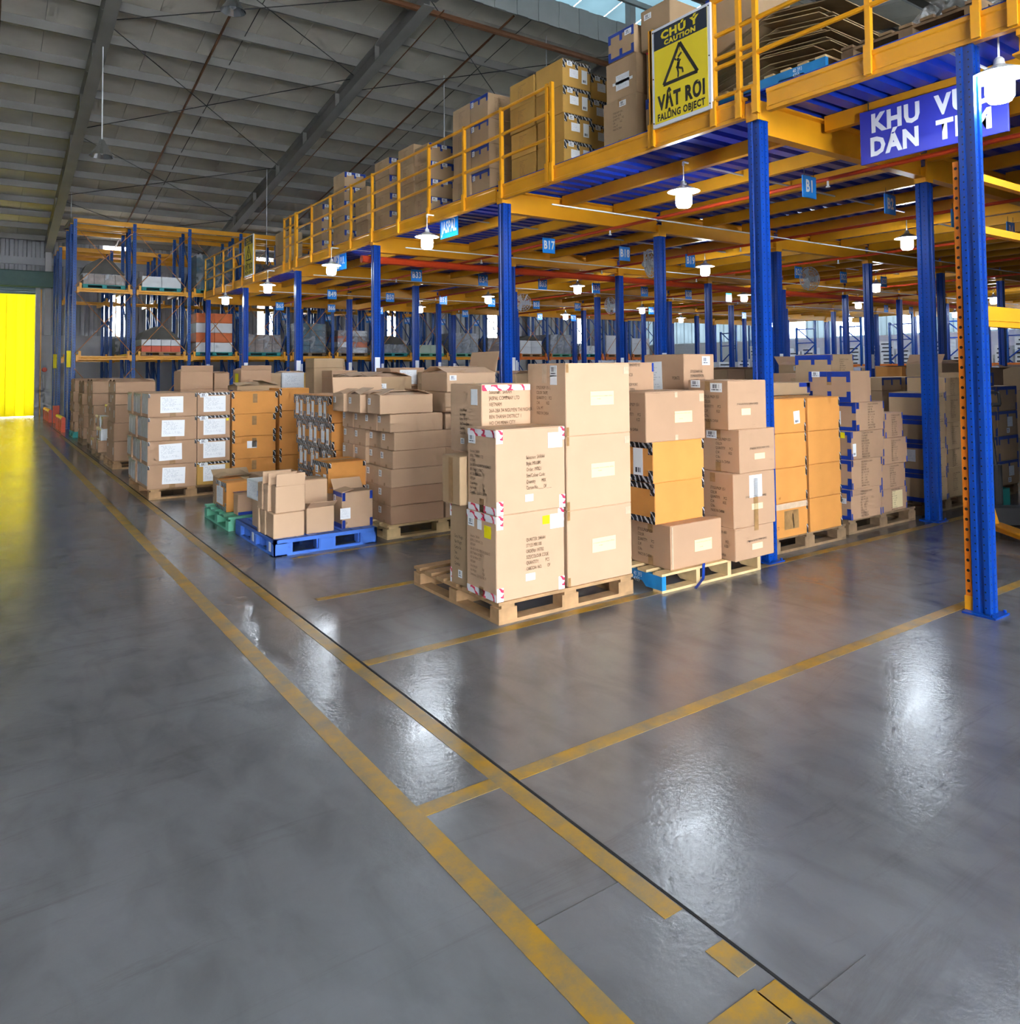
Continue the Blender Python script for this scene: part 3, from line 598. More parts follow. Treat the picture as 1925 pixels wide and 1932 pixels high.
# ---- guard rails
postm = MB().box(-0.02, -0.02, 0, 0.02, 0.02, 1.14).box(-0.035, -0.028, 0, -0.02, 0.028, 0.22).mesh('post', M_yrail)
def rail(label, posts, zs=(4.82, 4.51, 4.22), y0=None, y1=None):
    ya, yb = (y0 or min(posts)), (y1 or max(posts))
    r = T('guardrail', label, 'railing', (5.275, ya, 3.71))
    for y in posts: Pt('post', postm, r, (0, y - ya, 0))
    for z in zs: Pt('rail', MB().rod((0, 0, z - 3.71), (0, yb - ya, z - 3.71), 0.021, 8).mesh('rail', M_yrail), r)
    return r
rail('yellow guardrail section at the far end of the mezzanine edge', [18.18, 19.16, 19.97, 20.98, 21.93, 22.95])
rail('long yellow guardrail run along the mezzanine edge above the JASPAL sign', [6.80, 6.72, 7.74, 8.63, 9.61, 10.58, 11.55, 12.43, 13.4, 14.36, 15.21])
rail('short yellow guardrail return beside the far mezzanine opening', [15.30, 15.62, 16.0], (4.82, 4.62, 4.42, 4.22))
rail('yellow guardrail between the caution sign and the first blue post', [4.40, 4.13], (4.82, 4.51, 4.30, 4.22, 3.95), y0=3.96)
rail('yellow guardrail over the labelling area sign at the mezzanine corner', [3.96, 2.98, 2.25, 2.035])
rail('lone yellow gate post beside the large caution sign', [5.14, 5.16], (4.80,))

# ---- caution sign boards
def fit_text(par, s, width, size, loc, m, bold=0.0):
    me = textmesh(s, size, m, 1.0, 'CENTER', bold, 1.0); xs_ = [v.co.x for v in me.vertices]; w = max(xs_) - min(xs_); k = width / w; c = (max(xs_) + min(xs_)) / 2 * k
    return Pt('lettering', me, par, mw=Matrix(((0, 0, -1, loc[0]), (-k, 0, 0, loc[1] + c), (0, 1, 0, loc[2]), (0, 0, 0, 1))))
def plane_text(par, s, size, loc, m, xs=0.8, bold=0.0, align='CENTER', ls=1.0):
    # letters on a -X facing board: text right is -Y
    me = textmesh(s, size, m, xs, align, bold, ls)
    return Pt('lettering', me, par, mw=Matrix(((0, 0, -1, loc[0]), (-1, 0, 0, loc[1]), (0, 1, 0, loc[2]), (0, 0, 0, 1))))
def caution(loc, w, h, label):
    r = T('caution_sign', label, 'sign', loc)
    Pt('board', MB().cham(-0.012, -w / 2, 0, 0.012, w / 2, h, 0.004).mesh('board', M_signwhite), r)
    Pt('yellow_field', MB().box(-0.0145, -w / 2 + .035, .035, -0.012, w / 2 - .035, h - .03).mesh('yellow_field', M_signyellow), r)
    Pt('header', MB().box(-0.0165, -w / 2 + .035, h * .775, -0.0145, w / 2 - .035, h - .03).mesh('header', M_signdark), r)
    t = MB(); cz = h * .40; hw, hh = .205 * w / .71, .34 * h / .97
    P = [(0, cz + hh), (-hw, cz), (hw, cz)]
    for a, c in ((0, 1), (1, 2), (2, 0)): t.bar((-0.0155, P[a][0], P[a][1]), (-0.0155, P[c][0], P[c][1]), 0.002, 0.032)
    Pt('warning_triangle', t.mesh('warning_triangle', M_ink), r)
    g = MB(); s = w / .71
    for (a, c, q) in (((.03, .10), (.015, .16), .03), ((.015, .105), (-.03, .085), .018), ((-.03, .085), (-.035, .045), .016), ((.03, .10), (.02, .06), .018), ((.02, .06), (.025, .02), .016), ((.02, .155), (-.01, .175), .013), ((.02, .15), (.045, .11), .012), ((.02, .205), (-.02, .235), .018), ((.045, .185), (.06, .20), .016), ((.03, .25), (.03, .30), .004), ((0, .26), (0, .31), .004), ((-.03, .25), (-.03, .30), .004)):
        g.bar((-0.0155, a[0] * s, cz + a[1] * s), (-0.0155, c[0] * s, cz + c[1] * s), 0.002, q * s)
    g.rod((-0.0165, 0.022 * s, cz + .182 * s), (-0.0145, 0.022 * s, cz + .182 * s), 0.016 * s, 8)
    Pt('falling_object_pictogram', g.mesh('pictogram', M_ink), r)
    fit_text(r, 'CHÚ Ý', .46 * s, .10 * s, (-0.0175, 0, h * .893), M_signyellow, .005 * s)
    fit_text(r, 'CAUTION', .38 * s, .062 * s, (-0.0175, 0, h * .812), M_signyellow, .0035 * s)
    fit_text(r, 'VẬT RƠI', .57 * s, .185 * s, (-0.0155, 0, h * .225), M_ink, .009 * s)
    fit_text(r, 'FALLING OBJECT', .57 * s, .09 * s, (-0.0155, 0, h * .088), M_ink, .0035 * s)
    for y in (-w / 2 + .018, w / 2 - .018):
        for z in (.05, h / 2, h - .03): Pt('bolt', cached('bolt', lambda: MB().rod((-0.016, 0, 0), (-0.012, 0, 0), .007).mesh('bolt', M_ink)), r, (0, y, z))
    return r
caution((5.245, 4.755, 3.868), .715, .955, 'large yellow and black falling object caution sign on the mezzanine edge')
caution((5.245, 18.48, 3.875), .735, .975, 'small distant yellow falling object caution sign at the far mezzanine end')
# ---- labelling area sign
r = T('area_sign', 'large violet-blue board reading KHU VỰC DÁN TEM hung under the mezzanine', 'sign', (6.2, 3.025, 3.32))
Pt('board', MB().cham(-0.01, -0.575, 0, 0.01, 0.575, 0.455, 0.003).mesh('board', M_signviolet), r)
for q, (t_, y_, z_) in enumerate((('KHU', .267, .325), ('VỰC', -.25, .325), ('DÁN', .28, .125), ('TEM', -.26, .125))): fit_text(r, t_, .405, .21, (-0.0125, y_, z_), M_letter, .010)
for y in (-.5, .5): Pt('hanger', MB().rod((0, y, .455), (0, y, .54), .005).mesh('hanger', M_dark), r)
r = T('customer_sign', 'blue hanging board reading JASPAL beside a lamp', 'sign', (5.62, 9.63, 3.54))
Pt('board', MB().cham(-0.008, -0.255, 0, 0.008, 0.255, 0.305, 0.003).mesh('board', M_signblue), r); fit_text(r, 'JASPAL', .44, .235, (-0.0105, 0, .15), M_letter, .008)
for y in (-.2, .2): Pt('hanger', MB().rod((0, y, .3), (0, y, .32), .004).mesh('hanger', M_dark), r)
r = T('customer_sign', 'white and blue hanging board half hidden behind the third edge lamp', 'sign', (5.62, 13.77, 3.515))
Pt('board', MB().cham(-0.008, -0.3, 0, 0.008, 0.3, 0.33, 0.003).mesh('board', M_signblue), r)
Pt('white_field', MB().box(-.011, .02, .03, -.008, .29, .31).mesh('white_field', M_signwhite), r)
plane_text(r, 'PUL', .2, (-.0115, -.14, .165), M_letter, .62, .003); Pt('bird_mark', MB().add([(-.012, .06, .22), (-.012, .16, .29), (-.012, .12, .20), (-.012, .2, .17), (-.012, .1, .15)], [(0, 1, 2), (2, 3, 4), (0, 2, 4)]).mesh('bird_mark', M_signblue), r)
for y in (-.2, .2): Pt('hanger', MB().rod((0, y, .32), (0, y, .345), .004).mesh('hanger', M_dark), r)
# ---- bay number signs, on a grid
SX = [6.90 + 1.53 * k for k in range(16)]
rows = [(4.57, [(0, 1), (1, 2), (2, 3), (3, 4)]), (8.90, [(0, 17), (1, 18), (2, 19), (4, 21), (5, 22), (6, 23)]),
        (13.08, [(0, 33), (1, 34), (2, 35), (3, 36), (4, 37), (5, 38), (6, 39), (11, 42), (12, 43)]),
        (17.40, [(0, 49), (1, 50), (2, 51), (3, 52), (4, 53), (5, 54), (6, 55), (7, 56), (10, 57)]),
        (21.30, [(0, 65), (1, 66), (2, 67), (4, 69), (5, 70), (6, 71), (7, 72)]), (25.45, [(0, 81), (1, 82), (2, 83), (3, 84), (4, 85), (5, 86), (6, 87)])]
sgn = MB().cham(-0.115, -0.006, 0, 0.115, 0.006, 0.225, 0.002).mesh('board', M_signblue)
hng = MB().rod((-.08, 0, .225), (-.08, 0, .30), .003, 4).rod((.08, 0, .225), (.08, 0, .30), .003, 4).mesh('hanger', M_dark)
SIGNS = []
for y, L in rows:
    for k, n in L:
        x = SX[k]
        r = T('bay_sign', 'small blue hanging sign reading B%d' % n, 'sign', (x, y, 3.31), group='blue bay number signs')
        Pt('board', sgn, r); Pt('hanger', hng, r); SIGNS.append((x, y, n))
        Pt('lettering', textmesh('B%d' % n, .17, M_letter, .72, 'CENTER', .006), r, mw=Matrix(((1, 0, 0, 0), (0, 0, -1, -0.0075), (0, 1, 0, .115), (0, 0, 0, 1))))
# ---- lamps hung under the mezzanine
shade = MB().lathe([(.018, .30), (.03, .285), (.035, .25), (.06, .235), (.165, .185), (.172, .178), (.165, .180), (.058, .226), (.03, .24)], 20).mesh('lamp_shade', M_refl)
bulb = MB().lathe([(.03, .225), (.078, .195), (.086, .11), (.084, .04), (.065, .01), (.0, .0)], 14).mesh('bulb', M_bulb)
cordm = MB().rod((0, 0, .30), (0, 0, .46), .006).rod((0, 0, .46), (.0, 0, .50), .014).mesh('cord', M_conduit)
LAMPS = [(5.42, 2.19), (6.15, 5.57), (5.17, 9.48), (5.13, 12.97), (5.13, 16.66), (5.10, 20.05), (11.22, 5.84), (11.1, 9.56), (11.2, 13.39), (10.8, 16.52), (10.8, 20.26), (17.05, 9.62),
         (16.4, 12.84), (17.1, 17.3), (16.8, 20.76), (21.45, 12.67), (21.87, 20.06), (23.4, 9.8), (27.95, 20.5), (28.7, 13.3), (28.6, 9.7), (27.8, 16.8), (23.0, 16.6)]  # last three lamps are added to brighten the pale side wall
LL = ['white lamp with a glowing bulb by the nearest blue post and violet board', 'white lamp with a glowing bulb between the first two edge posts', 'white lamp with a glowing bulb just left of the JASPAL sign', 'white lamp with a glowing bulb in front of the white and blue board']
for k, (x, y) in enumerate(LAMPS):
    if k < 4: l = LL[k]
    else:
        n = min(SIGNS, key=lambda s: (s[0] - x) ** 2 + (s[1] - y) ** 2)[2]
        l = 'white reflector lamp with glowing bulb, the one closest to sign B%d' % n
    for w_ in ('second closest to', 'third closest to', 'fourth closest to'):
        if l in LABELS: l = 'white reflector lamp with glowing bulb, %s sign B%d' % (w_, n)
    r = T('pendant_lamp', l, 'lamp', (x, y, 3.30), group='lamps under the mezzanine')
    Pt('lamp_shade', shade, r); Pt('bulb', bulb, r); Pt('cord', cordm, r)
    if k > 0: Pt('conduit', MB().rod((0, 0, .50), (5.2 if k > 1 else 4.5, 0.0, .46), .011).mesh('conduit', M_conduit), r)
    else: Pt('conduit', MB().rod((0, 0, .50), (-.1, .35, .48), .011).rod((-.1, .35, .48), (0.5, .2, .36), .011).mesh('conduit', M_conduit), r)
for k, (y, x0, x1) in enumerate(((6.9, 5.4, 27), (10.6, 5.4, 27), (14.6, 5.4, 27), (18.2, 5.4, 26))):
    T('conduit', 'thin white cable conduit under the mezzanine, %s from the camera end' % ['first', 'second', 'third', 'fourth'][k], 'conduit', (x0, y, 3.5), MB().rod((0, 0, 0), (x1 - x0, 0, 0), .009).mesh('conduit', M_conduit), 'cable conduits')
# ---- fans
def fan(loc, rz, label):
    r = T('wall_fan', label, 'fan', loc, group='oscillating fans under the mezzanine', rz=rz); b = MB()
    for rr in (.06, .12, .18, .23):
        for d in (-.04, .04):
            q = [(rr * math.cos(t * math.pi / 9), d * (1 - (rr / .26) ** 2), rr * math.sin(t * math.pi / 9)) for t in range(18)]
            for i in range(18): b.rod(q[i], q[(i + 1) % 18], .0045, 4)
    for t in range(18):
        a = t * math.pi / 9
        for d in (-.04, .04): b.rod((.03 * math.cos(a), d, .03 * math.sin(a)), (.235 * math.cos(a), d * .2, .235 * math.sin(a)), .003, 4)
    Pt('cage', b.mesh('cage', M_fan), r)
    for t in range(3):
        a = t * 2 * math.pi / 3; Pt('blade', MB().add([(.03, .01, -.03), (.2, .02, -.07), (.2, -.02, .07), (.03, -.01, .03), (.03, .013, -.03), (.2, .023, -.07), (.2, -.017, .07), (.03, -.007, .03)], [(3, 2, 1, 0), (4, 5, 6, 7), (0, 1, 5, 4), (1, 2, 6, 5), (2, 3, 7, 6), (3, 0, 4, 7)]).mesh('blade', M_fan), r, rot=(0, a, 0))
    Pt('motor', MB().lathe([(0, -.02), (.05, -.02), (.06, .1), (.03, .14), (0, .14)], 12).mesh('motor', M_fan), r, rot=(-math.pi / 2, 0, 0)); Pt('bracket', MB().rod((0, .1, 0), (.1, .15, .22), .015).mesh('bracket', M_fan), r)
    return r
fan((8.85, 8.75, 3.28), .35, 'grey caged fan beside the blue post near sign B18'); fan((13.2, 8.78, 3.3), -.3, 'grey caged fan just behind sign B21')
fan((11.3, 15.7, 3.28), -.9, 'grey caged fan behind the second edge post near sign B53'); fan((13.9, 15.25, 3.28), .1, 'grey caged fan hanging near sign B36')
# ---- red sprinkler pipes
T('sprinkler_main', 'thick red sprinkler main crossing under the mezzanine', 'pipe', (5.2, 11.82, 3.46), MB().rod((0, 0, 0), (24, 0, 0), .065, 10).mesh('sprinkler_main', M_redp))
for k, x in enumerate((7.12, 9.9, 12.6, 15.4, 18.1, 20.8)):
    r = T('sprinkler_pipe', 'thin red sprinkler branch pipe with white heads, number %s from the mezzanine edge' % ['one', 'two', 'three', 'four', 'five', 'six'][k], 'pipe', (x, 2.3, 3.52), group='red sprinkler branch pipes')
    Pt('pipe', MB().rod((0, 0, 0), (0, 20.4, 0), .022, 8).mesh('pipe', M_redp), r)
    for q in range(6): Pt('sprinkler_head', cached('sprk', lambda: MB().rod((0, 0, -.02), (0, 0, -.07), .012).lathe([(.0, -.07), (.022, -.075), (.022, -.085), (0, -.09)], 8).mesh('sprinkler_head', M_conduit)), r, (0, 2.2 + q * 3.3, 0))
# ---- bell lamps hung from the roof
def bell(x, y, z, label, glow=True):
    r = T('high_bay_lamp', label, 'lamp', (x, y, z), group='bell lamps hanging from the roof')
    Pt('lamp_shade', MB().lathe([(.03, .36), (.06, .33), (.09, .25), (.16, .12), (.24, .0), (.235, .0), (.155, .115), (.08, .24)], 20).mesh('lamp_shade', M_alu), r)
    Pt('bulb', MB().lathe([(.05, .22), (.06, .08), (.0, .03)], 10).mesh('bulb', M_conduit), r); Pt('rod', MB().rod((0, 0, .36), (0, 0, zr(y) - z + .01), .012).mesh('rod', M_conduit), r)
bell(2.02, 17.9, 6.14, 'aluminium bell lamp on a long white rod over the aisle'); bell(2.3, 27.9, 6.18, 'small distant aluminium bell lamp beside the rack top'); bell(3.9, 14.9, 8.55, 'bell lamp cut off at the top edge of the picture')
for k, (x, y, z0) in enumerate(((11.15, 14.4, 6.6), (9.79, 17.0, 5.6), (7.35, 24.0, 4.6))):
    bell(x, y, z0, ['bell lamp hidden behind mezzanine cartons, white rod left of the caution sign', 'bell lamp hidden behind mezzanine cartons, rod above the JASPAL sign', 'bell lamp hidden behind the far guardrail, thin white rod showing'][k])

# ================================================================== pallets
def wood_pallet(x, y, sx, sy, label, m=M_wood, z=0.0, h=0.138, group=None, boards=7):
    r = T('pallet', label, 'pallet', (x + sx / 2, y + sy / 2, z), group=group)
    bh = h - 0.062
    for a in (-1, 0, 1):
        for c in (-1, 0, 1): Pt('block', boxmesh(.14, .10, bh, m), r, (a * (sx / 2 - .07), c * (sy / 2 - .05), .022))
        Pt('bottom_board', boxmesh(sx, .10, .022, m), r, (0, a * (sy / 2 - .05), 0))
        Pt('stringer_board', boxmesh(.10, sy, .02, m), r, (a * (sx / 2 - .07), 0, .022 + bh))
    for a in (-1, 1): Pt('bottom_board', boxmesh(.09, sy - .2, .022, m), r, (a * (sx / 2 - .045), 0, 0))
    for k in range(boards): Pt('deck_board', boxmesh(sx, .095, .02, m), r, (0, -sy / 2 + .0475 + k * (sy - .095) / (boards - 1), .042 + bh))
    return r
def stringer_pallet(x, y, sx, sy, label, z=0.0, h=0.135, ends=M_sblue, m=M_wood2, mark=True):
    r = T('pallet', label, 'pallet', (x + sx / 2, y + sy / 2, z))
    for k, a in enumerate((-1, -.33, .33, 1)):
        b = MB(); L = sy / 2; H = h - .036; t = .02
        poly = [(-L, 0), (-L + .16, 0), (-L + .2, .035), (-.1, .035), (-.06, 0), (.06, 0), (.1, .035), (L - .2, .035), (L - .16, 0), (L, 0), (L, H), (-L, H)]
        b.extr(poly, (-t, 0, 0), (t, 0, 0), (0, 1, 0), (0, 0, 1)); st = Pt('stringer', b.mesh('stringer', ends if k == 0 else m), r, (a * (sx / 2 - .02), 0, .018), label='bright blue painted side stringer' if k == 0 else None)
        if k == 0 and mark:
            for q, s_ in enumerate(('40 393', '4355')): Pt('stencil', textmesh(s_, .045, M_letter, .7), st, mw=Matrix(((0, 0, -1, -t - .001), (-1, 0, 0, -sy * .22), (0, 1, 0, .072 - q * .038), (0, 0, 0, 1))))
    for k in range(7):
        Pt('deck_board', boxmesh(sx, .09, .018, m), r, (0, -sy / 2 + .045 + k * (sy - .09) / 6, h - .018))
        if k % 3 == 0: Pt('bottom_board', boxmesh(sx, .09, .018, m), r, (0, -sy / 2 + .045 + k * (sy - .09) / 6, 0))
    return r
def plastic_pallet(x, y, sx, sy, label, z=0.0, h=0.14):
    r = T('plastic_pallet', label, 'pallet', (x, y, z)); m = M_pblue
    b = MB(); n = 9
    for k in range(n): b.box(.01 + k * (sx - .02) / n, .01, h - .03, .01 + (k + .78) * (sx - .02) / n, sy - .01, h)
    for k in range(5): b.box(.01, .01 + k * (sy - .07) / 4, h - .034, sx - .01, .06 + k * (sy - .07) / 4, h - .004)
    Pt('deck', b.mesh('deck', m), r)
    def side(p, q, L, nm):
        # wall along length L with two fork windows
        s = MB(); a = [0, .17, .42, .58, .83, 1]
        for i in range(5):
            u0, u1 = a[i] * L, a[i + 1] * L
            if i in (1, 3):
                s.box(u0, 0, h - .028, u1, .03, h); s.box(u0, 0, 0, u1, .03, .022)
                s.box(u0, .03, .022, u0 + .012, .11, h - .03); s.box(u1 - .012, .03, .022, u1, .11, h - .03)
            else:
                s.box(u0, 0, 0, u1, .03, h); s.box(u0 + .012, -.003, .012, u1 - .012, 0, h - .035); s.box(u0, .03, 0, u1, .11, h - .03)
        o = Pt(nm, s.mesh(nm, m), r, p); o.rotation_euler = (0, 0, q); return o
    side((0, 0, 0), 0, sx, 'side_wall'); side((sx, sy, 0), math.pi, sx, 'side_wall'); w = side((0, sy, 0), -math.pi / 2, sy, 'side_wall'); side((sx, 0, 0), math.pi / 2, sy, 'side_wall')
    Pt('foot', MB().box(sx * .42, sy * .42, 0, sx * .58, sy * .58, h - .03).mesh('foot', m), r)
    for u in (sy * .5, sy * .92): Pt('shipping_label', cached('plab', lambda: MB().box(-.028, -.0015, -.04, .028, 0, .04).mesh('shipping_label', M_bar)), w, (u, -.004, .075))
    return r

wood_pallet(2.68, 4.005, 1.15, 1.135, 'wooden block pallet under the tall printed cartons in front', M_wood)
stringer_pallet(3.985, 3.875, 1.10, 1.02, 'pale wooden pallet with a blue side stringer beside the front stack')
wood_pallet(5.50, 4.09, 1.12, 1.0, 'old wooden pallet under the orange cartons by the first blue post', M_wooddk)
wood_pallet(6.78, 4.16, 1.22, 1.0, 'old wooden pallet under the blue-taped printed cartons', M_wooddk)
wood_pallet(8.25, 4.22, 1.15, 1.0, 'old wooden pallet behind the second row blue post', M_wooddk)
wood_pallet(9.50, 4.25, 1.15, 1.0, 'old wooden pallet under the cartons behind the corner post', M_wooddk)
plastic_pallet(2.09, 6.59, 0.96, 1.2, 'blue plastic pallet holding small open cartons')
wood_pallet(2.055, 7.92, 1.0, 0.98, 'pale green wooden pallet behind the blue pallet', M_green, boards=6)
wood_pallet(3.165, 6.61, 1.2, 1.1, 'pale wooden pallet under the plain tan carton wall', M_wood2)
wood_pallet(3.14, 7.95, 1.15, 1.1, 'wooden pallet under the orange black-taped carton block', M_wooddk)
wood_pallet(1.745, 10.44, 1.0, 1.56, 'wooden pallet under the cartons with large white papers', M_wood)
wood_pallet(2.78, 10.44, 1.1, 1.2, 'wooden pallet under the plain orange carton stack', M_wooddk)
wood_pallet(1.80, 14.1, 1.1, 1.1, 'wooden pallet under the tall tan stack along the aisle', M_wood)
wood_pallet(1.80, 15.7, 1.0, 1.3, 'low wooden pallet under the jumble of small white cartons', M_wooddk)
wood_pallet(1.86, 17.4, 1.0, 1.0, 'wooden pallet under the third tan stack down the aisle', M_wooddk)
wood_pallet(1.86, 19.2, 1.0, 1.0, 'wooden pallet under the fourth tan stack down the aisle', M_wooddk)
wood_pallet(1.88, 21.6, 1.0, 1.0, 'teal pallet under the last tan stack by the rack guards', M_teal)

# ================================================================== front stack on the wooden pallet
ADDR = 'Salesmen:  SARAH\nJASPAL COMPANY LTD\nVIETNAM\n26A-28A 34 NGUYEN THI NGHIA ST\nBEN THANH DISTRICT 1\nHO CHI MINH CITY\nVIETNAM'
ADDR2 = ADDR + '\nGross Weight:              Kgs\nNet Weight:                  Kgs\nDimensions:  53 X 53 X 36 CM'
STY1 = 'QUARTER: SARAH\nSTYLE: MR1100\nORDER#: 197702\nSIZE/COLOUR CODE:\nQUANTITY:          PCS\nCARTON  NO.        OF'
STY2 = 'Salesmen: SARAH\nStyle: MR1090\nOrder: 197821\nSize/Colour Code:\nQuantity         MIX\nCarton No.____OF____'
PCS = 'STYLE:UNDP 1551 L\nCOLOR: TAUPE\nQUANTITY: 2      PCS\nC.W.              KGS\nC.No. MT\nMADE IN CHINA'
CO = 'JP TACKLING TEXTILE COMPANY LIMITED'
G1 = 'cartons on the front wooden pallet'
wt = [corner_tape('-Y', M_redtape, .05, ('tl', 'tr', 'bl', 'br'), .085), edge_tape('-X', M_redtape, .045, 'tb', False)]
carton(2.668, 4.01, .138, .545, .355, .537, M_tan2, 'bottom front carton with yellow and white labels, printed QUARTER SARAH', G1,
       wt + [lab('-Y', .72, .88, .058, .055, M_yellowlab), lab('-Y', .885, .85, .115, .095, M_paper), txt('-Y', .42, .50, STY1, .032, M_inkbrown), lab('-Y', .48, .23, .075, .045, M_paper),
             lab('-X', .17, .86, .075, .055), lab('-X', .46, .85, .05, .06, M_paper), lab('-X', .73, .79, .08, .078, M_yellowlab), txt('-X', .14, .46, ADDR2, .024, M_inkbrown, .62), seam('-X', where='b', h=.06)])
carton(2.672, 4.012, .675, .555, .34, .538, M_tan2, 'middle front carton with red and white taped corners, above the QUARTER SARAH carton', G1,
       wt + [lab('-Y', .85, .84, .12, .10, M_paper), txt('-Y', .42, .47, STY2, .034, M_inkbrown), lab('-Y', .46, .17, .065, .045, M_paper),
             lab('-X', .17, .87, .085, .06), txt('-X', .10, .47, ADDR2, .026, M_ink, .60), seam('-X', where='b', h=.085)], top=True)
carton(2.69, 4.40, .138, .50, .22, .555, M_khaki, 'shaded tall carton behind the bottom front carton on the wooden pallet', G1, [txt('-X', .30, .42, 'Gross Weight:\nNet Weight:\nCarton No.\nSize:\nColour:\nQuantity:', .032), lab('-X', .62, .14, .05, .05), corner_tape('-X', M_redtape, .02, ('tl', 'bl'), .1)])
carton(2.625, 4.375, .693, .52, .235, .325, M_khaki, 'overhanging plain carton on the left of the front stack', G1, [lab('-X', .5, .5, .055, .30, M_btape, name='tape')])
carton(2.81, 4.39, 1.018, .415, .42, .475, M_tan2, 'upper carton printed with the JASPAL company address, white taped rim', G1,
       [edge_tape('-Y', M_redtape, .04, 't', False), txt('-Y', .14, .62, ADDR, .037, M_inkbrown, .68), lab('-X', .78, .82, .085, .11, M_paper), txt('-X', .32, .45, 'Gross Weight:\nNet Weight:\nOrder: 197821\nSize/Colour Code:\nQuantity:\nCarton No.', .028, M_ink), lab('-X', .40, .16, .05, .04)], top=True)
for k in range(3):
    fs = [lab('-Y', .55, [.49, .51, .51][k], .215, .095, M_cream), corner_tape('-Y', M_btape, .022, ('tl', 'bl'), .06), lab('-Y', .94, .90, .05, .05, M_clear, name='handling_mark'), txt('-Y', .385, [.52, .54, .54][k], CO, .0125, M_ink, .82), txt('-Y', .47, [.48, .50, .50][k], 'PO 4500921', .012, M_inkbrown)]
    if k == 2: fs += [lab('-X', .70, .90, .075, .075), lab('-X', .70, .77, .075, .065, M_paper), txt('-X', .25, .48, PCS, .031, M_inkbrown), lab('-X', .46, .86, .05, .13, M_clear, name='tape')]
    carton(3.24, 4.01, .138 + [0, .504, 1.003][k], .588, .435, [.504, .499, .492][k], M_tan2, '%s carton with a cream address label, right column of the front stack' % row_word(k, 3), G1, fs, top=k == 2)
# ================================================================== second pallet
G2 = 'cartons on the blue-sided pallet'
def cream(v=.45): return [lab('-Y', .62, v, .19, .085, M_cream), txt('-Y', .47, v + .07, CO, .0115, M_ink, .80), txt('-Y', .55, v - .04, 'PO 4500921', .012, M_inkbrown)]
TX = 'STYLE:LPNDP 1551\nCOLOR\nQUANTITY:       PCS\nC.W.                KGS\nC.No.\nMADE IN CHINA'
carton(4.11, 3.905, .135, .555, .405, .318, M_tan, 'wide bottom carton with a cream label on the blue-sided pallet', G2, cream() + [txt('-X', .18, .5, TX, .032), seam('-X'), lab('-Y', .03, .5, .012, .30, M_clear, name='tape')])
ot = [corner_tape('-Y', M_blacktape, .022, ('tr', 'br'), .075), edge_tape('-X', M_blacktape, .045, 'tb', False), corner_tape('-X', M_blacktape, .045, ('tr', 'br'), .09)]
carton(4.055, 4.0, .453, .53, .40, .30, M_orange, 'lower plain orange carton between two tan cartons', G2, ot)
carton(4.04, 4.0, .753, .55, .40, .30, M_orange, 'upper orange carton with a white barcode label on its side', G2, ot + [lab('-X', .62, .5, .10, .2, M_bar2)])
carton(3.975, 4.0, 1.053, .635, .40, .367, M_tan, 'tan carton with a cream label resting on the orange cartons', G2, cream(.48) + [txt('-X', .45, .5, TX, .032), seam('-X'), seam('-Y', M_clear, .03, .04), lab('-Y', .94, .86, .05, .06, M_clear, name='handling_mark')], top=True)
for k, (x, w, z, h, m) in enumerate(((4.672, .475, .135, .243, M_tan), (4.675, .495, .378, .41, M_tan), (4.735, .45, .788, .332, M_tan))):
    carton(x, [3.79, 3.79, 3.79][k], z, w, .40, h, m, ['bottom right carton leaning over the edge of the blue-sided pallet', 'carton with a taped white sheet, second up beside the blue post', 'third carton up beside the blue post, company name printed on front'][k], G2,
           [txt('-Y', .28, .55, CO, .021, M_ink, .62), lab('-Y', .55, .36, .13, .045, M_cream), seam('-X'), txt('-X', .45, .5, TX, .030)] + ([lab('-Y', .52, .74, .15, .17, M_print), lab('-Y', .52, .4, .05, .40, M_btape, name='tape')] if k == 1 else []) + ([lab('-X', .35, .86, .10, .06)] if k == 2 else []), rz=[.02, -.01, .03][k])
carton(4.67, 3.80, 1.12, .425, .42, .375, M_tan, 'top carton with two barcode labels leaning near the blue post', G2, [txt('-Y', .22, .52, CO, .020, M_ink, .62), lab('-Y', .45, .36, .10, .05, M_cream), lab('-X', .20, .93, .10, .06), lab('-X', .72, .86, .12, .07), seam('-X'), txt('-X', .42, .42, TX, .032)], rz=-.06, top=True)
for q in range(2): carton(4.06, 4.43, .135 + q * .56, .45, .42, .56, M_tan, ['hidden lower tan carton behind the orange pair', 'hidden middle tan carton behind the orange pair'][q], G2)
carton(4.07, 4.43, 1.255, .43, .42, .385, M_tan, 'rear carton printed with many text lines behind the cream label carton', G2, [txt('-Y', .08, .70, 'STYLE/SHAPE/WASH/ID SO\nRAW VALUE-\nWASH & GLACER\nC1 MODEL 2\nFLOS PRINT/ROP PORT\nCARTON       OPEN', .034, M_ink), corner_tape('-Y', M_bluetape, .02, ('tr',), .07)], top=True)
for q in range(2): carton(4.84, 4.43, .135 + q * .62, .42, .44, .62, M_tan, ['hidden lower tan carton behind the leaning stack', 'hidden upper tan carton behind the leaning stack'][q], G2)
carton(4.845, 4.42, 1.375, .378, .465, .335, M_tan, 'rear top carton with a large white sheet hanging on its side', G2, [lab('-X', .25, .42, .20, .27, M_print, .03), txt('-Y', .2, .45, 'STYLE/SHAPE 862\nDOMAIN/ITEM EN\nQUANTITY: 464 PCS', .034, M_ink), lab('-Y', .72, .84, .10, .075), txt('-X', .72, .4, 'POINTS', .04, M_ink)], top=True)
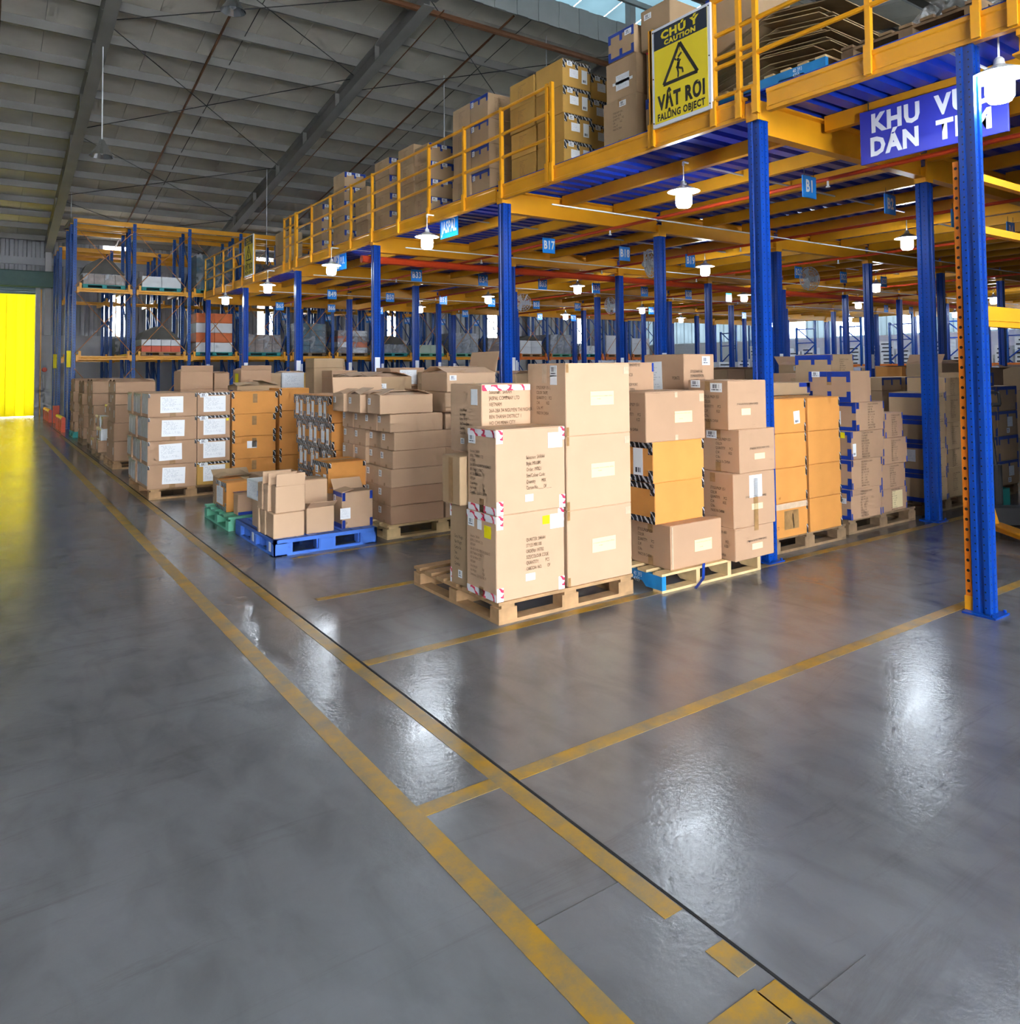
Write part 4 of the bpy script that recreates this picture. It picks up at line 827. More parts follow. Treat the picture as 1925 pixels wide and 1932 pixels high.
T('strap', 'loose blue plastic strap dangling from the blue-sided pallet', 'strap', (4.42, 3.872, 0), MB().extr([(-.014, -.001), (.014, -.001), (.014, .001), (-.014, .001)], (0, 0, .15), (-.03, -.02, .05), (1, 0, 0), (0, 1, 0)).extr([(-.012, -.001), (.012, -.001), (.012, .001), (-.012, .001)], (-.03, -.02, .05), (-.15, -.05, .003), (0, 1, 0), (0, 0, 1)).mesh('strap', M_bluetape))

# ================================================================== row of stacks under the mezzanine edge
for c in range(2):
    for k in range(4):
        fs = [corner_tape('-Y', M_blacktape, .02, ('tr', 'br'), .08)]
        if c == 0 and k == 3: fs += [lab('-Y', .72, .45, .085, .11, M_bar2, .08)]
        if c == 0 and k == 0: fs += [lab('-Y', .5, .5, .20, .16, M_btape, name='tape'), lab('-Y', .55, .45, .012, .12, M_paper, .1, 'torn_paper'), edge_tape('-Y', M_clear, .05, 't', False), txt('-Y', .05, .3, 'LTD', .04, M_inkbrown)]
        carton(5.52 + c * .51, 4.06, .138 + k * .2955, .475 if c == 0 else .49, .44, .2935, M_orange, '%s plain orange carton, %s column beside the first blue post' % (row_word(k, 4), ['first', 'second'][c]), 'orange cartons by the first blue post', fs, top=k == 3)
        massbox(5.52 + c * .51, 4.55, .138 + k * .2955, .475, .44, .2935, M_orange)
carton(6.05, 4.54, 1.322, .74, .36, .12, M_khaki, 'long flat carton with blue tape lying on the orange cartons', None, [corner_tape('-Y', M_bluetape, .05, ('tr',), .10), edge_tape('-Y', M_bluetape, .04, 't', False, .25, .75)], top=True)
INFO = 'PT PACKING TEXTILE COMPANY\nSTYLE: WX-2291\nCOLOR: TAN\nORDER: 197821 HCM\nSIZE   S  M  L  XL  XXL\nQTY        12  14  16\nG.W.      14  KGS\nN.W.      12  KGS\nDIM: 55 X 40 X 28 CM\nCARTON NO.  12 / 48'
GB = 'blue-taped printed cartons'
def bluebox(full=True): return [edge_tape('-X', M_bluetape, .04, 'tb'), corner_tape('-Y', M_bluetape, .02, ('tr', 'br'), .07)]
for k, (x, w, z, h, d) in enumerate(((6.785, .52, .138, .286, .42), (6.80, .54, .424, .278, .42), (6.82, .56, .702, .272, .42), (6.88, .53, .974, .276, .42))):
    fs = [txt('-Y', .30 if k < 3 else .4, .5, INFO, .022, M_ink, .62), edge_tape('-X', M_bluetape, .035, 'tb'), corner_tape('-Y', M_bluetape, .018, ('tr', 'br'), .07), corner_tape('-Y', M_bluetape, .05 if k == 3 else .02, ('tl', 'bl'), .06)]
    if k == 0: fs.append(lab('-X', .8, .62, .07, .05))
    if k == 2: fs += [lab('-X', .75, .86, .08, .055, M_yellowlab), lab('-Y', .08, .35, .055, .12, M_bar2)]
    if k == 3: fs += [lab('-X', .5, .45, .11, .13, M_print)]
    carton(x, 4.13, z, w, d, h, M_tan, '%s printed carton, front column of the blue-taped stack' % ORD[k], GB, fs, rz=[0, .01, -.01, .04][k])
carton(6.81, 4.13, 1.25, .37, .44, .30, M_tan, 'top blue-taped carton with a barcode label, front column', GB, [edge_tape('-X', M_bluetape, .05, 'tb'), lab('-X', .18, .90, .085, .055), seam('-X', where='t', h=.13), corner_tape('-Y', M_bluetape, .018, ('tr', 'br'), .06)], top=True, rz=.03)
for k, (x, w, z, h) in enumerate(((7.34, .49, .138, .226), (7.345, .46, .364, .245), (7.40, .45, .609, .262), (7.42, .37, .871, .25), (7.20, .41, 1.121, .30), (7.18, .42, 1.421, .30))):
    carton(x + .02, 4.16 + (.41 if k == 4 or k == 5 else 0), z, w, .42, h, M_tan if k < 4 else M_khaki, '%s printed carton, second column of the blue-taped stack' % (['bottom', 'second', 'third', 'fourth', 'fifth', 'top'][k]), GB,
           [txt('-Y', .35, .5, INFO, .019, M_ink, .62), corner_tape('-Y', M_bluetape, .02, ('tr', 'br', 'tl', 'bl'), .06)] + ([edge_tape('-X', M_bluetape, .05, 't')] if k > 3 else []) + ([lab('-Y', .6, .5, .2, .17, M_cream)] if k == 0 else []), top=k == 5, rz=[.02, 0, -.02, .05, 0, .02][k])
for j in range(3): massbox(7.22, 4.60, .138 + j * .325, .42, .42, .323, M_khaki)
GC = 'blue-taped cartons behind the second row post'
for k in range(4):
    h = [.30, .32, .255, .29][k]; z = .138 + sum([.30, .32, .255, .29][:k])
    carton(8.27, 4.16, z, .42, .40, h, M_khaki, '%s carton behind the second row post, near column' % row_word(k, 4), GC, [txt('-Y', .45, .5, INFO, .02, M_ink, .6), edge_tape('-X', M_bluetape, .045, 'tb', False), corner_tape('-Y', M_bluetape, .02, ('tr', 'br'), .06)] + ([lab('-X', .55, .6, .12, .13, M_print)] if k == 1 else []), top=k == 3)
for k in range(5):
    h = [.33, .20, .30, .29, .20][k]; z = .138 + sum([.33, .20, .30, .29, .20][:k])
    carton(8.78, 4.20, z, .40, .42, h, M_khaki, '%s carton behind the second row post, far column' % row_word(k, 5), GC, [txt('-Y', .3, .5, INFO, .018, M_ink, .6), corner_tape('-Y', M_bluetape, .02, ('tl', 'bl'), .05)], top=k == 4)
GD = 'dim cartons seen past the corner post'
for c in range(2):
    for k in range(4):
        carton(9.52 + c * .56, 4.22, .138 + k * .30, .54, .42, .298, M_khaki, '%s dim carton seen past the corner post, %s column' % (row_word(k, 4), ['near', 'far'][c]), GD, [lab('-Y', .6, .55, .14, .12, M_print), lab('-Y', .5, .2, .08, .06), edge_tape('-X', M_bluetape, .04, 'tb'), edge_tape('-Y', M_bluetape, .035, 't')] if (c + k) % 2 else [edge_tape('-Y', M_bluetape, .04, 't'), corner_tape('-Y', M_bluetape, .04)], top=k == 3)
carton(9.60, 4.3, 1.338, .60, .35, .17, M_khaki, 'flat blue-taped carton on top of the dim stack past the corner post', GD, [edge_tape('-Y', M_bluetape, .04, 'tb'), lab('-Y', .2, .75, .10, .07)], top=True)

# ================================================================== plain tan carton wall
GT = 'plain tan cartons in the carton wall'
for k in range(6):
    for c in range(4):
        z = .138 + k * .1735
        if k == 5 and False: continue
        carton(3.19 + random.uniform(-.006, .014) + (.03 if k in (3, 4) and c < 2 else 0), 6.59 + c * .288, z, .575, .283, .172, M_tan2 if k > 1 else M_tan, '%s row carton of the plain tan wall, number %s from the front corner' % (row_word(k, 7), ['one', 'two', 'three', 'four'][c]), GT,
               [lab('-X', .18, .68, .06, .062), seam('-X', M_btape, .03, .03, ('b',))])
        massbox(3.79, 6.59 + c * .288, z, .575, .283, .172, M_tan2)
for c in range(3):
    carton([3.09, 3.05, 3.03][c], [6.60, 6.97, 7.33][c], 1.181, .565, .29, .178, M_tan2, 'top row loose-flapped carton of the plain tan wall, number %s from the front corner' % ['one', 'two', 'three'][c], GT,
           [lab('-X', .18, .66, .06, .062), open_flaps(M_tan2, [(.15, .3, .25, .35), (.2, None, .2, .4), (.2, None, -1.45, .3)][c], .17)])
carton(3.74, 6.50, 1.181, .55, .56, .20, M_tan2, 'larger tan carton on the far end of the plain tan wall', GT, [])
carton(3.735, 6.42, 1.381, .55, .58, .185, M_tan2, 'upper open carton at the far end of the tan wall with a white tag', GT, [lab('-Y', .12, .74, .075, .05), open_flaps(M_tan2, (.25, -1.35, .3, .15), .22)], rz=-.05)

# ================================================================== orange cartons with black tape
GO = 'orange cartons in the black-taped block'
for k in range(4):
    for c in range(3):
        x = 3.12 + (.03 if k == 2 else 0.0) + (.05 if k < 2 else 0)
        carton(x, 7.96 + c * .375, .138 + k * .296, .42, .37, .294, M_orange, '%s orange carton of the black-taped block, number %s from the front' % (row_word(k, 4), ['one', 'two', 'three'][c]), GO,
               [edge_tape('-X', M_blacktape, .05, 'tb', True), lab('-X', .28, .80, .07, .07), lab('-X', .32, .45, .10, .13, M_print), lab('-X', .70, .47, .075, .18, M_bar2), corner_tape('-Y', M_blacktape, .03, ('tl', 'bl'), .09)], top=k == 3)
for q in range(2): carton(3.60, 8.0 + q * .5, 1.10, .55, .48, .42, M_khaki, ['khaki carton with lifted flaps behind the black-taped block, front one', 'khaki carton with lifted flaps behind the black-taped block, rear one'][q], None, [lab('-Y', .3, .75, .12, .06), open_flaps(M_tan, (.2, .3, .1, .3), .2)])
for q in range(2): [massbox(3.60, 8.0 + q * .5, .138 + j * .32, .55, .48, .318, M_khaki) for j in range(3)]

# ================================================================== blue plastic pallet
GP = 'small cartons on the blue plastic pallet'
carton(2.107, 6.655, .14, .276, .20, .215, M_tan2, 'front bottom plain carton on the blue plastic pallet', GP)
carton(2.10, 6.87, .14, .27, .14, .215, M_tan2, 'second bottom carton on the blue plastic pallet, behind the front one', GP)
carton(2.09, 7.03, .14, .20, .05, .23, M_tan2, 'thin upright carton on the blue plastic pallet', GP)
for q in range(3):
    carton([2.127, 2.10, 2.09][q], 6.66 + q * .135, .357, .265, .128, .235, M_tan2, ['front open carton with one flap standing up on the blue pallet', 'middle open carton with its flap standing up on the blue pallet', 'rear open carton with its flap standing up on the blue pallet'][q], GP, [open_flaps(M_tan2, (-1.5, None, None, None), .105)] + ([txt('-Y', .2, 1.22, 'FRAGILE', .03, M_clear)] if q == 0 else []))
carton(2.412, 6.68, .14, .258, .24, .23, M_tan2, 'low plain carton in the middle of the blue plastic pallet', GP, [open_flaps(M_tan2, (-.6, None, None, None), .10)])
carton(2.44, 6.95, .14, .27, .25, .44, M_tan2, 'taller plain carton behind the low one on the blue plastic pallet', GP, top=True)
carton(2.755, 6.70, .14, .305, .22, .33, M_tan2, 'open carton with blue taped corners at the end of the blue pallet', GP, [corner_tape('-Y', M_bluetape, .028, ('tl', 'tr', 'bl', 'br'), .075), lab('-Y', .10, .42, .10, .10, M_print), edge_tape('-X', M_bluetape, .04, 'tb', False), lab('-X', .2, .80, .05, .06), open_flaps(M_tan2, (None, None, -.9, .2), .12), edge_tape('+Z', M_bluetape, .02, 't', False)])
carton(2.14, 7.12, .14, .12, .28, .25, M_tan2, 'narrow plain carton at the back corner of the blue plastic pallet', GP)
carton(2.13, 7.12, .39, .17, .40, .18, M_white, 'crumpled white carton covered in labels at the back of the blue pallet', GP, [lab('-X', .5, .5, .34, .15, M_print), lab('-X', .8, .4, .05, .05, M_signblue)], rz=.05)
carton(2.82, 7.22, .14, .30, .40, .26, M_tan, 'hidden tan carton under the big orange carton', GP)
carton(2.80, 7.16, .40, .395, .43, .295, M_orange, 'big orange black-taped carton standing behind the blue-cornered carton', GP, [edge_tape('-X', M_blacktape, .045, 't'), lab('-X', .3, .72, .07, .07), lab('-X', .38, .30, .13, .14, M_print), lab('-X', .8, .35, .08, .15, M_bar2), corner_tape('-Y', M_blacktape, .03, ('tr', 'tl', 'br'), .05)], top=True)
# ================================================================== green pallet
GG = 'cartons on the green pallet'
carton(2.11, 8.22, .138, .25, .42, .30, M_orange, 'orange black-taped carton with a big shipping label on the green pallet', GG, [edge_tape('-X', M_blacktape, .045, 'tb', False), corner_tape('-X', M_blacktape, .05, ('tr', 'br'), .09), lab('-X', .40, .50, .26, .18, M_print), lab('-X', .40, .90, .08, .06)], top=True)
carton(2.16, 7.97, .138, .20, .16, .21, M_tan, 'small blue-taped carton at the front of the green pallet', GG, [corner_tape('-Y', M_bluetape, .04, ('tr', 'br'), .07), edge_tape('-Y', M_bluetape, .03, 'b', False), edge_tape('+Z', M_bluetape, .03, 't', False)])
carton(2.14, 8.66, .138, .40, .24, .30, M_khaki, 'open khaki carton with crumpled flaps at the back of the green pallet', GG, [corner_tape('-X', M_bluetape, .03, ('tr', 'br'), .08), txt('-X', .1, .4, 'Carton No.\nQty\nG.W.', .03), open_flaps(M_khaki, (-.3, .4, -.5, .3), .12)])
carton(2.46, 8.24, .138, .48, .40, .34, M_tan, 'plain tan carton lying at the back of the green pallet', GG, [], top=True)
# ================================================================== cartons with large white papers
GW = 'cartons with large white papers'
for k in range(4):
    carton(1.715, 10.38, .138 + k * .298, .578, .42, .296, M_tan, '%s carton with a large white paper, corner column by the aisle' % row_word(k, 4), GW,
           [lab('-Y', [.53, .46, .51, .48][k], .52, .27, .205, M_print, [-.03, .02, -.02, 0][k]), seam('-Y', M_btape, .07, .05, ('b',)), edge_tape('-X', M_bluecover, .25, 't', False), corner_tape('-Y', M_blacktape, .022, ('tr', 'tl'), .05)], top=k == 3)
    carton(2.30, 10.385, .138 + k * .298, .41, .42, .296, M_tan if k else M_ochre, '%s carton with a large white paper, second column with dark taped edges' % row_word(k, 4), GW,
           [lab('-Y', .52, .50, .275, .205, M_print), lab('-Y', .2, .88, .10, .05), edge_tape('-Y', M_blacktape, .03, 't', False)] + ([lab('-Y', .92, .8, .03, .03, M_yellowlab)] if k == 2 else []), top=k == 3)
    for q in range(3):
        carton(1.725 - (.02 if (k + q) % 2 else 0), 10.83 + q * .36, .138 + k * .298, .55, .34, .29, M_tan, '%s grey-wrapped carton on the aisle side, %s behind the corner column' % (row_word(k, 4), ['first', 'second', 'third'][q]), GW,
               [lab('-X', .5, .52, .26, .23, M_bluecover, name='grey_wrap'), edge_tape('-X', M_blacktape, .035, 't', False), lab('-X', .1, .5, .03, .2, M_paper)], top=k == 3)
# ================================================================== plain orange stack
for k in range(4):
    carton(2.745 + (.0 if k < 3 else -.01), 10.42, .138 + k * .297, .58 if k < 3 else .62, .45, .295, M_orange, '%s wide orange carton with black taped ends behind the green pallet' % row_word(k, 4), 'wide orange cartons',
           [corner_tape('-Y', M_blacktape, .035, ('tl', 'tr', 'bl', 'br'), .085), lab('-Y', .5, .7, .06, .12, M_btape, name='tape')] + ([lab('-Y', .45, .62, .13, .095, M_paper)] if k == 1 else []), top=k == 3)
    carton(3.375, 10.42, .138 + k * .305, .42, .45, .303, M_orange, '%s orange carton in the narrower column behind the green pallet' % row_word(k, 4), 'narrow column of orange cartons', [corner_tape('-Y', M_blacktape, .03, ('tl', 'bl'), .09)], top=k == 3)
carton(2.95, 10.95, 1.33, .6, .5, .06, M_khaki, 'flat opened carton lying on the orange stack', None, [open_flaps(M_khaki, (.2, .3, .1, .2), .25)])
# ================================================================== stacks down the aisle
def aisle(x, y, w, d, hs, nm, m=M_tan, extra=0):
    z = .138
    for k, h in enumerate(hs):
        for q in range(2):
            carton(x + (0 if q == 0 else .0) + random.uniform(-.02, .02), y + q * d, z, w, d - .01, h - .007, m, '%s carton of the %s, %s one' % (row_word(k, len(hs)), nm, ['front', 'rear'][q]), nm,
                   ([lab('-X', .35, .7, .05, .05, M_paper)] if (k + q) % 2 else [lab('-X', .8, .5, .04, .12, M_paper)]) + ([open_flaps(m, (.25, .3, .2, .3), .2)] if k == len(hs) - 1 else []))
        z += h
aisle(1.83, 14.07, .61, .45, (.325, .30, .30, .19, .19), 'tall tan stack along the aisle')
aisle(1.86, 17.42, .9, .45, (.3, .3, .2, .24, .25), 'third tan stack down the aisle')
aisle(1.86, 19.2, .9, .45, (.25, .25, .25, .25, .25), 'fourth tan stack down the aisle')
aisle(1.90, 21.65, .9, .45, (.25, .25, .25, .25, .27), 'last tan stack by the rack guards')
n = 0
for k in range(4):
    for c in range(3):
        for q in range(1):
            if k == 3 and c != 1: continue
            w = random.uniform(.22, .30); h = random.uniform(.17, .22)
            carton(1.80 + random.uniform(-.03, .08) + k * .03, 15.72 + c * .42, .138 + k * .215, w + .3, .34, .212, M_white if (c + k) % 2 else M_tan, '%s small carton of the jumbled white pile, number %s from the front' % (ORD[k], ['one', 'two', 'three'][c]), 'jumbled small cartons by the aisle',
                   [lab('-X', .3, .5, .12, .10, M_print), lab('-Y', .4, .5, .12, .10, M_print), edge_tape('-X', M_clear, .03, 't', False)], rz=random.uniform(-.08, .08))

# ================================================================== boxes further back under the mezzanine
GF = 'cartons waiting further back under the mezzanine'
def stackbox(x, y, zt, w, d, h, m, label, feats=(), base=True):
    carton(x, y, zt - h, w, d, h, m, label, GF, feats)
    if base:
        n = max(1, round((zt - h) / .42)); hh = (zt - h) / n
        for k in range(n): massbox(x, y, k * hh, w, d, hh - .001, m)
stackbox(2.58, 12.8, 1.60, .49, .5, .28, M_tan, 'open tan carton with a raised flap and yellow lit side behind the white papers', [open_flaps(M_tan, (-1.3, .3, .2, .4), .10)])
stackbox(3.10, 12.85, 1.57, .24, .4, .25, M_tan, 'narrow tan carton right of the raised flap carton behind the white papers', [open_flaps(M_tan, (.2, .3, .2, .3), .1)])
stackbox(3.70, 13.5, 1.62, .53, .5, .32, M_tan, 'open tan carton with a raised flap behind the orange stack', [open_flaps(M_tan, (-1.4, .3, .2, .4), .08), lab('-X', .5, .5, .2, .2, M_yellowlab)])
stackbox(4.30, 14.0, 1.56, .26, .4, .3, M_khaki, 'khaki carton beside the carton covered in white stickers', [])
stackbox(4.58, 14.0, 1.57, .42, .4, .3, M_white, 'carton covered in white stickers in front of a blue post', [lab('-Y', .5, .5, .36, .24, M_print), open_flaps(M_tan, (.2, .3, .2, .3), .1)])
stackbox(5.02, 14.1, 1.56, .36, .4, .28, M_ochre, 'ochre carton behind the black-taped orange block', [])
stackbox(5.40, 14.0, 1.56, .45, .4, .28, M_tan, 'carton with a big white sheet behind the black-taped orange block', [lab('-Y', .5, .4, .25, .22, M_print), open_flaps(M_tan, (.3, .4, .2, .3), .16)])
stackbox(6.17, 16.0, 1.69, .49, .4, .13, M_tan, 'flat carton below the yellow tagged one far back', [lab('-Y', .55, .5, .24, .12, M_print)])
stackbox(6.16, 16.0, 1.855, .48, .4, .165, M_khaki, 'flat carton with a yellow tag on top of the far stack', [lab('-Y', .82, .5, .08, .15, M_yellowlab), lab('-Y', .5, .5, .2, .04, M_paper)], False)
stackbox(4.60, 9.5, 1.63, .53, .45, .26, M_tan, 'tan carton with a big white sheet behind the tan wall', [lab('-Y', .52, .5, .26, .2, M_print)])
stackbox(4.94, 9.05, 1.57, .22, .3, .16, M_khaki, 'small khaki carton in front of the sheet carton behind the tan wall', [lab('-Y', .6, .5, .1, .12, M_paper)])
stackbox(3.98, 9.6, 1.55, .5, .4, .12, M_tan, 'pale flat carton behind the raised flap of the tan wall', [])
stackbox(4.20, 10.6, 1.60, .4, .4, .1, M_tan, 'flat tan carton left of the second blue edge post', [], True)
stackbox(4.45, 12.0, 1.80, .5, .4, .16, M_khaki, 'khaki carton with slanted side far behind the tan wall', [], True)
stackbox(6.75, 6.6, 1.60, .75, .6, .16, M_khaki, 'wide khaki carton with a small tag behind the top barcode carton', [lab('-Y', .7, .6, .06, .05, M_paper), open_flaps(M_khaki, (.2, .2, .2, .2), .15)])
stackbox(10.6, 7.1, 1.63, .98, .55, .20, M_khaki, 'long open khaki carton with a standing flap behind the blue-taped stack', [open_flaps(M_tan, (.2, .3, -1.0, .3), .16), lab('-X', .6, .7, .1, .07)])
stackbox(8.75, 6.0, 1.51, .43, .45, .18, M_tan, 'blue-taped tan carton just behind the top blue-taped carton', [edge_tape('-Y', M_bluetape, .035, 't'), lab('-Y', .4, .7, .06, .04, M_paper)])
stackbox(8.2, 5.35, 1.46, .5, .4, .12, M_khaki, 'flat khaki carton with red strap ends behind the orange columns', [edge_tape('-Y', M_redtape, .03, 't', False)])
stackbox(13.2, 6.35, 1.63, .85, .6, .28, M_khaki, 'large open khaki carton left of the orange punched upright', [open_flaps(M_tan, (.3, .3, .2, .9), .2)])
stackbox(12.4, 5.9, 1.42, .6, .5, .2, M_khaki, 'blue-taped khaki carton left of the orange punched upright', [edge_tape('-Y', M_bluetape, .035, 't')])
stackbox(13.9, 7.4, 1.58, .55, .5, .19, M_orange, 'orange carton with white labels far behind the second row post', [lab('-Y', .4, .5, .16, .12, M_paper), lab('-Y', .8, .5, .14, .15, M_print)])
stackbox(10.0, 5.6, 1.44, .5, .5, .18, M_khaki, 'blue-rimmed khaki carton behind the second row post, left one', [edge_tape('-Y', M_bluetape, .03, 't')])
stackbox(10.6, 5.6, 1.44, .5, .5, .18, M_khaki, 'blue-rimmed khaki carton behind the second row post, right one', [edge_tape('-Y', M_bluetape, .03, 't')])
k = 0
for (x, y, zt) in ((7.2, 10.2, 1.52), (9.4, 9.6, 1.5), (11.6, 9.9, 1.55), (14.2, 10.0, 1.5), (17.5, 9.8, 1.55), (20.5, 10.4, 1.5), (7.6, 14.2, 1.55), (10.0, 14.3, 1.5), (13.0, 14.4, 1.55), (17.0, 14.2, 1.5), (7.4, 18.5, 1.5), (10.4, 18.4, 1.55), (14.0, 18.5, 1.5), (15.5, 7.0, 1.5), (18.6, 7.2, 1.55), (21.5, 7.0, 1.5)):
    for q in range(3):
        for j in range(3): massbox(x + q * .52, y, j * zt / 3, .5, .5, zt / 3 - .001, [M_khaki, M_tan][(k + q) % 2])
        massflaps(x + q * .52, y, zt, .5, .5, M_tan)
    k += 1

# ================================================================== cartons on the mezzanine
XM = 5.46
def mezz(y, n, h, d, m, nm, tape, w=.42, x=XM, z=ZD, face='-Y', t=True):
    for k in range(n):
        fs = []
        if tape is M_bluetape: fs = [edge_tape('-Y', tape, .04, 't'), lab('-Y', .22, .86, .09, .055), txt('-X', .25, .55, INFO, .018, M_inkbrown, .62), lab('-Y', .62, .86, .09, .055)]
        elif tape is M_blacktape: fs = [edge_tape('-Y', tape, .04, 't', True), lab('-Y', .25, .86, .08, .055), lab('-Y', .40, .52, .13, .10, M_print), lab('-Y', .78, .48, .085, .16, M_bar2)]
        elif tape == 'side': fs = [edge_tape('-X', M_bluetape, .04, 't'), lab('-X', .12, .80, .06, .07), txt('-Y', .25, .55, INFO, .018, M_inkbrown, .62)]
        elif tape == 'plain': fs = [txt('-X', .35, .5, INFO, .018, M_inkbrown, .62)]
        carton(x + random.uniform(-.012, .012), y, z + k * h, w, d, h - .002, m, '%s carton of the %s' % (row_word(k, n), nm), 'cartons stored on the mezzanine', fs, top=(k == n - 1 and t))
mezz(6.74, 4, .315, .515, M_ochre, 'nearer ochre black-taped stack on the mezzanine', M_blacktape)
mezz(7.29, 4, .312, .515, M_ochre, 'farther ochre stack behind the mezzanine double post', 'plain')
mezz(6.80, 4, .300, .45, M_ochre, 'inner ochre black-taped stack on the mezzanine', M_blacktape, x=XM + .46)
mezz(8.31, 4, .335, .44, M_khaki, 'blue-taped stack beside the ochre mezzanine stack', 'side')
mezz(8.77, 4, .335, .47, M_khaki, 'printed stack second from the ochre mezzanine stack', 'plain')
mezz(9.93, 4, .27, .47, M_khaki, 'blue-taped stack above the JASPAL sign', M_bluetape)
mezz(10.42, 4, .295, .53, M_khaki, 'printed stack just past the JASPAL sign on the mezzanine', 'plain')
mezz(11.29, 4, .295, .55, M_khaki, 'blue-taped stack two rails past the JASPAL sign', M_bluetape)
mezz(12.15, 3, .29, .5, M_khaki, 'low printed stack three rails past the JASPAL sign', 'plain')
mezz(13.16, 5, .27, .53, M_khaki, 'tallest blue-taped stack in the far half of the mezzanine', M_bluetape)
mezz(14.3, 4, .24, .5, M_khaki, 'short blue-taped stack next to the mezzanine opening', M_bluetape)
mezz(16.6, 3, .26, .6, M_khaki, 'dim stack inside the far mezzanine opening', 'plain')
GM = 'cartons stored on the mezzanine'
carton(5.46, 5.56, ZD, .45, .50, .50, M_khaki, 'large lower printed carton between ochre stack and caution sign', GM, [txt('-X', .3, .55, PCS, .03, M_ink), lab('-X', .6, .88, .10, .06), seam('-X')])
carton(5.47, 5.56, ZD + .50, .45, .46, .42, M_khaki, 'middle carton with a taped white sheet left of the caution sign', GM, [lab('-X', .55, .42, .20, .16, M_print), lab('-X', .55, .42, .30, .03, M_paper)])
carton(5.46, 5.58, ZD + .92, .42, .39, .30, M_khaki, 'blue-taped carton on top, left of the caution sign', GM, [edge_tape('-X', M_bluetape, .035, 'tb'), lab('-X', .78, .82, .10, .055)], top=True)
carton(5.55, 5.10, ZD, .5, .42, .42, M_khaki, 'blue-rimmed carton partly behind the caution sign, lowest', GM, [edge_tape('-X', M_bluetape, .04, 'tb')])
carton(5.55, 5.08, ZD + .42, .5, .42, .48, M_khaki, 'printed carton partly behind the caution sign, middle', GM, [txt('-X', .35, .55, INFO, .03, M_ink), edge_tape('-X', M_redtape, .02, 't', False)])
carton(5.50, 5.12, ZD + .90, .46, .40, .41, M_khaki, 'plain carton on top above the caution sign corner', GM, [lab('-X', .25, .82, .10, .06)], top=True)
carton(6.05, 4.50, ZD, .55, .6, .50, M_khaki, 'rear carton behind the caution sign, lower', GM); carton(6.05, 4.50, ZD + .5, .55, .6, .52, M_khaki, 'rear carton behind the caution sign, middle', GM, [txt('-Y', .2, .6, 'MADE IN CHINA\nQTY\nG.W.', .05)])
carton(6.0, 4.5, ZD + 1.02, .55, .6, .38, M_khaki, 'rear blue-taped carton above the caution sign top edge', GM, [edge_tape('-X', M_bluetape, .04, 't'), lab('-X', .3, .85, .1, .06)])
stringer_pallet(5.42, 3.42, .95, 1.05, 'blue-sided pallet on the mezzanine under flattened cardboard', z=ZD)
for k in range(15):
    y = 4.0 + random.uniform(-.08, .08); z = ZD + .14 + k * .028; tilt = random.uniform(-.04, .04)
    w, l = random.uniform(.75, .95), random.uniform(1.0, 1.25); b = MB(); s = .10 + .006 * k
    b.add([(-w / 2, -l / 2, -s * .6), (w / 2, -l / 2, -s * .6), (w / 2, 0, 0), (-w / 2, 0, 0), (w / 2, l / 2, -s * .9), (-w / 2, l / 2, -s * .9)] + [(-w / 2, -l / 2, -s * .6 + .008), (w / 2, -l / 2, -s * .6 + .008), (w / 2, 0, .008), (-w / 2, 0, .008), (w / 2, l / 2, -s * .9 + .008), (-w / 2, l / 2, -s * .9 + .008)],
          [(3, 2, 1, 0), (5, 4, 2, 3), (6, 7, 8, 9), (9, 8, 10, 11), (0, 1, 7, 6), (3, 0, 6, 9), (5, 3, 9, 11), (1, 2, 8, 7), (2, 4, 10, 8), (4, 5, 11, 10)])
    T('flattened_carton', 'flattened brown carton, %s from the bottom of the mezzanine cardboard pile' % ['first', 'second', 'third', 'fourth', 'fifth', 'sixth', 'seventh', 'eighth', 'ninth', 'tenth', 'eleventh', 'twelfth', 'thirteenth', 'fourteenth', 'fifteenth'][k], 'cardboard', (5.92 + random.uniform(-.04, .04), y, z + s), b.mesh('flattened_carton', M_kraft), 'flattened cartons in a pile', rz=tilt)
wood_pallet(5.44, 2.30, .95, 1.0, 'empty dark wooden pallet at the mezzanine corner', M_wooddk, z=ZD)
r = T('plastic_sheet', 'crumpled clear plastic sheet heaped on the corner pallet', 'plastic sheet', (5.9, 2.65, ZD + .14)); b = MB(); n = 9
for i in range(n):
    for j in range(n): b.v.append(((i / (n - 1) - .5) * .8, (j / (n - 1) - .5) * .7, max(0.004, .28 * math.sin(math.pi * i / (n - 1)) * math.sin(math.pi * j / (n - 1)) + random.uniform(-.05, .05))))
for i in range(n - 1):
    for j in range(n - 1): b.f.append((i * n + j, i * n + n + j, i * n + n + j + 1, i * n + j + 1)); b.m.append(0)
Pt('sheet', b.mesh('sheet', M_film), r)

